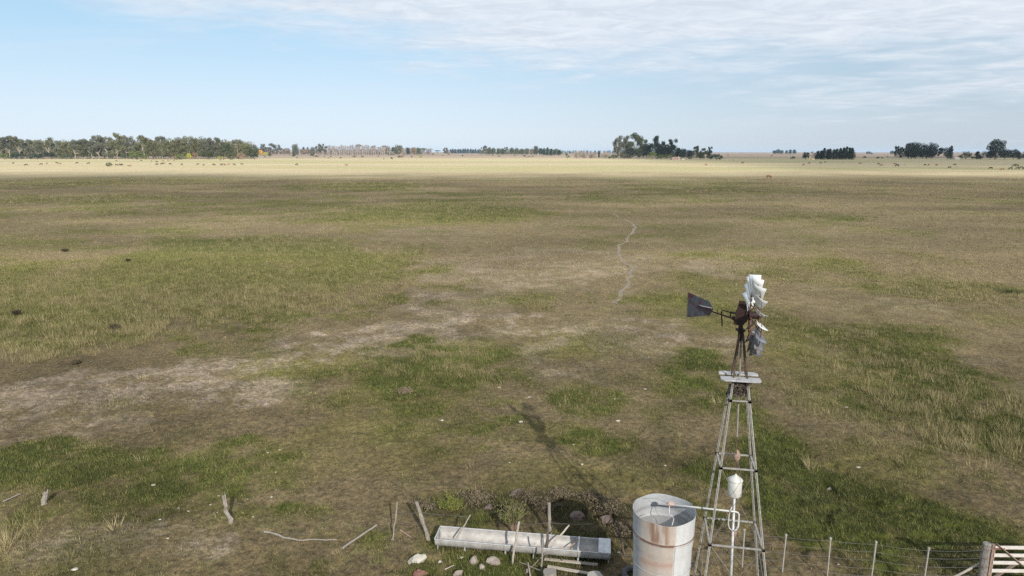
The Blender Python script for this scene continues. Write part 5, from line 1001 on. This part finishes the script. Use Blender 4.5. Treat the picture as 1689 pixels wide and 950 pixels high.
house(1340, 263.4, 5.5, 3.2, 'yellowwall', 'greywood', 'yellow roofless ruin between the dark round tree and the dense dark clump', 'ruin', wins=1, name='ruined_house', ruin=True)
house(1577, 263.0, 8, 3.4, 'whitepaint', 'whitepaint', 'small white shed with a pale roof between dark trees at right', 'shed', wins=1, name='farm_shed')
p = at(1335.4, 263.4); mb = MB(); mb.tube([(0, 0, 0), (0, 0, 3.2), (0, 0, 4.6)], [1.0, .9, .7], 8); o = mb.build('ruined_tower', M['yellowwall']); o.location = p; tag(o, 'pale broken chimney stack left of the yellow ruin', 'chimney')
p = at(1118.7, 258); k_ = (p.y * CP) / FPX; mb = MB()
for i in range(3): a_ = i * 2.094; mb.bar((math.cos(a_) * .35, math.sin(a_) * .35, 0), (math.cos(a_) * .25, math.sin(a_) * .25, 35 * k_), .10)
for i in range(40): z_ = i * 35 * k_ / 40; a_ = i * 2.094; mb.bar((math.cos(a_) * .32, math.sin(a_) * .32, z_), (math.cos(a_ + 2.094) * .32, math.sin(a_ + 2.094) * .32, z_ + 35 * k_ / 40), .06)
o = mb.build('radio_mast', M['galv']); o.location = p; tag(o, 'thin lattice radio mast rising behind the brick house', 'mast')

# ------------------------------------------------------------------ cattle
def skin_mesh(name, verts, edges, radii, sub=1):
    me = bpy.data.meshes.new(name); me.from_pydata(verts, edges, []); o = bpy.data.objects.new(name, me); COL.objects.link(o); sk = o.modifiers.new('skin', 'SKIN'); me.skin_vertices or None
    for i, r_ in enumerate(radii): me.skin_vertices[0].data[i].radius = r_ if isinstance(r_, tuple) else (r_, r_)
    me.skin_vertices[0].data[0].use_root = True; ss = o.modifiers.new('sub', 'SUBSURF'); ss.levels = sub; ss.render_levels = sub
    dg = bpy.context.evaluated_depsgraph_get(); out = bpy.data.meshes.new_from_object(o.evaluated_get(dg)); out.name = name; bpy.data.objects.remove(o); return out
def cow_mesh(graze, seed):
    rg = random.Random(seed); V = [(-.55, 0, 1.05), (0, 0, 1.0), (.5, 0, 1.06), (-.85, 0, 1.12)]; R = [(.30, .33), (.32, .38), (.26, .34), (.17, .20)]; E = [(0, 1), (1, 2), (0, 3)]
    def add(v, r_, par): V.append(v); R.append(r_ if isinstance(r_, tuple) else (r_, r_)); E.append((par, len(V) - 1)); return len(V) - 1
    if graze: n_ = add((.86, .03, .85), (.14, .20), 2); hd_ = add((1.05, .05, .48), (.12, .13), n_); mz = add((1.22, .06, .16), .075, hd_)
    else: n_ = add((.88, .02, 1.22), (.15, .19), 2); hd_ = add((1.12, .04, 1.42), (.12, .13), n_); mz = add((1.42, .05, 1.28), .08, hd_)
    add((V[hd_][0] - .05, .20, V[hd_][2] + .06), .035, hd_); add((V[hd_][0] - .05, -.12, V[hd_][2] + .06), .035, hd_)
    for s_ in (-1, 1):
        k = add((.52 + rg.uniform(-.05, .12), s_ * .20, .72), .115, 2); k2 = add((V[k][0] + .02, s_ * .20, .40), .065, k); add((V[k][0] - .01, s_ * .20, .03), .055, k2)
        k = add((-.66, s_ * .20, .74), .15, 0); k2 = add((-.84 + rg.uniform(-.06, .06), s_ * .20, .44), .07, k); add((-.76, s_ * .20, .03), .055, k2)
    t1 = add((-1.00, 0, 1.05), .045, 3); add((-1.06, 0, .55), .035, t1)
    return skin_mesh('cow_body', V, E, R)
COWM = [cow_mesh(True, 1), cow_mesh(False, 2), cow_mesh(True, 3)]
M['black'] = basic('black_hide', (.012, .010, .010), (.030, .025, .022), 2, .7, bmp=0); M['brown'] = basic('red_brown_hide', (.13, .055, .03), (.20, .09, .05), 2, .7, bmp=0); M['tan'] = basic('tan_hide', (.30, .22, .15), (.40, .31, .22), 2, .7, bmp=0)
CL = [(22,270.5,'k'),(43,273.5,'k'),(68,272.3,'k'),(78,271,'b'),(82,272.3,'t'),(94,270.2,'k'),(99,271.6,'b'),(127,270.3,'k'),(146,270.8,'k'),(192,266.4,'k'),(192.5,273.6,'k'),(213.5,275.5,'b'),(216,266.8,'t'),(233,266,'k'),(250,266.8,'b'),(258.5,268,'k'),(259,272.5,'k'),(266.5,271.5,'k'),(270,271,'k'),(281,272,'k'),(269,266.2,'b'),(278,265.6,'b'),(287,265.5,'b'),
 (300,272.6,'k'),(326.5,272.4,'k'),(336,273.3,'b'),(346,272,'t'),(353,273.2,'k'),(365.5,273.2,'k'),(371,273.3,'b'),(377.5,272.3,'b'),(386.5,273,'k'),(399,272,'k'),(363.5,264.6,'k'),(369,264,'k'),(381,264,'k'),(489.5,272.8,'k'),(437.5,276,'t'),(571.5,274,'b')]
CR = [(1164.5,273.5,'b'),(1224.5,270,'k'),(1325,273,'b'),(1334.5,270.5,'k'),(1353.5,270.3,'k'),(1361,268.8,'k'),(1390,270,'t'),(1418.5,270.8,'b'),(1449,271.6,'k'),(1453.5,273.8,'b'),(1476,271.8,'b'),(1479.5,275,'K'),(1492.5,272.8,'t'),(1525.5,273.6,'k'),(1531.5,273.2,'b'),(1545,273.8,'b'),(1566,277.8,'k'),(1574.5,273,'k'),(1578,275.7,'t'),(1633.5,279.2,'k'),(1652.5,281,'b'),(1666.5,279.8,'k'),(1678,279.8,'k'),(1685,278,'k'),(1688.5,280,'k'),(1268,294.5,'b')]
CN = {'k': 'black', 'K': 'big black', 'b': 'brown', 't': 'pale tan'}
for herd, grp, where in ((CL, 'cattle grazing before the left wood', 'left herd'), (CR, 'cattle grazing on the right pasture', 'right herd')):
    order = sorted(herd)
    for i, (px_, py_, c_) in enumerate(order):
        rnd = random.Random(int(px_ * 13)); p = at(px_, py_); o = empty('cow', (p.x, p.y, 0)); v_ = rnd.choice((0, 0, 2, 1)); o.rotation_euler = (0, 0, rnd.choice((0, math.pi)) + rnd.uniform(-.6, .6)); s_ = (1.5 if c_ == 'K' else 1.22) * rnd.uniform(.95, 1.08) * (.85 if c_ == 't' else 1); o.scale = (s_,) * 3
        link('body', matmesh(COWM[v_], M[{'k': 'black', 'K': 'black', 'b': 'brown', 't': 'tan'}[c_]]), None, o)
        tag(o, f"{CN[c_]} cow {'standing' if v_ == 1 else 'grazing'} on the bleached pasture, {ORD[i]} from the left in the {where}", 'cow', grp)
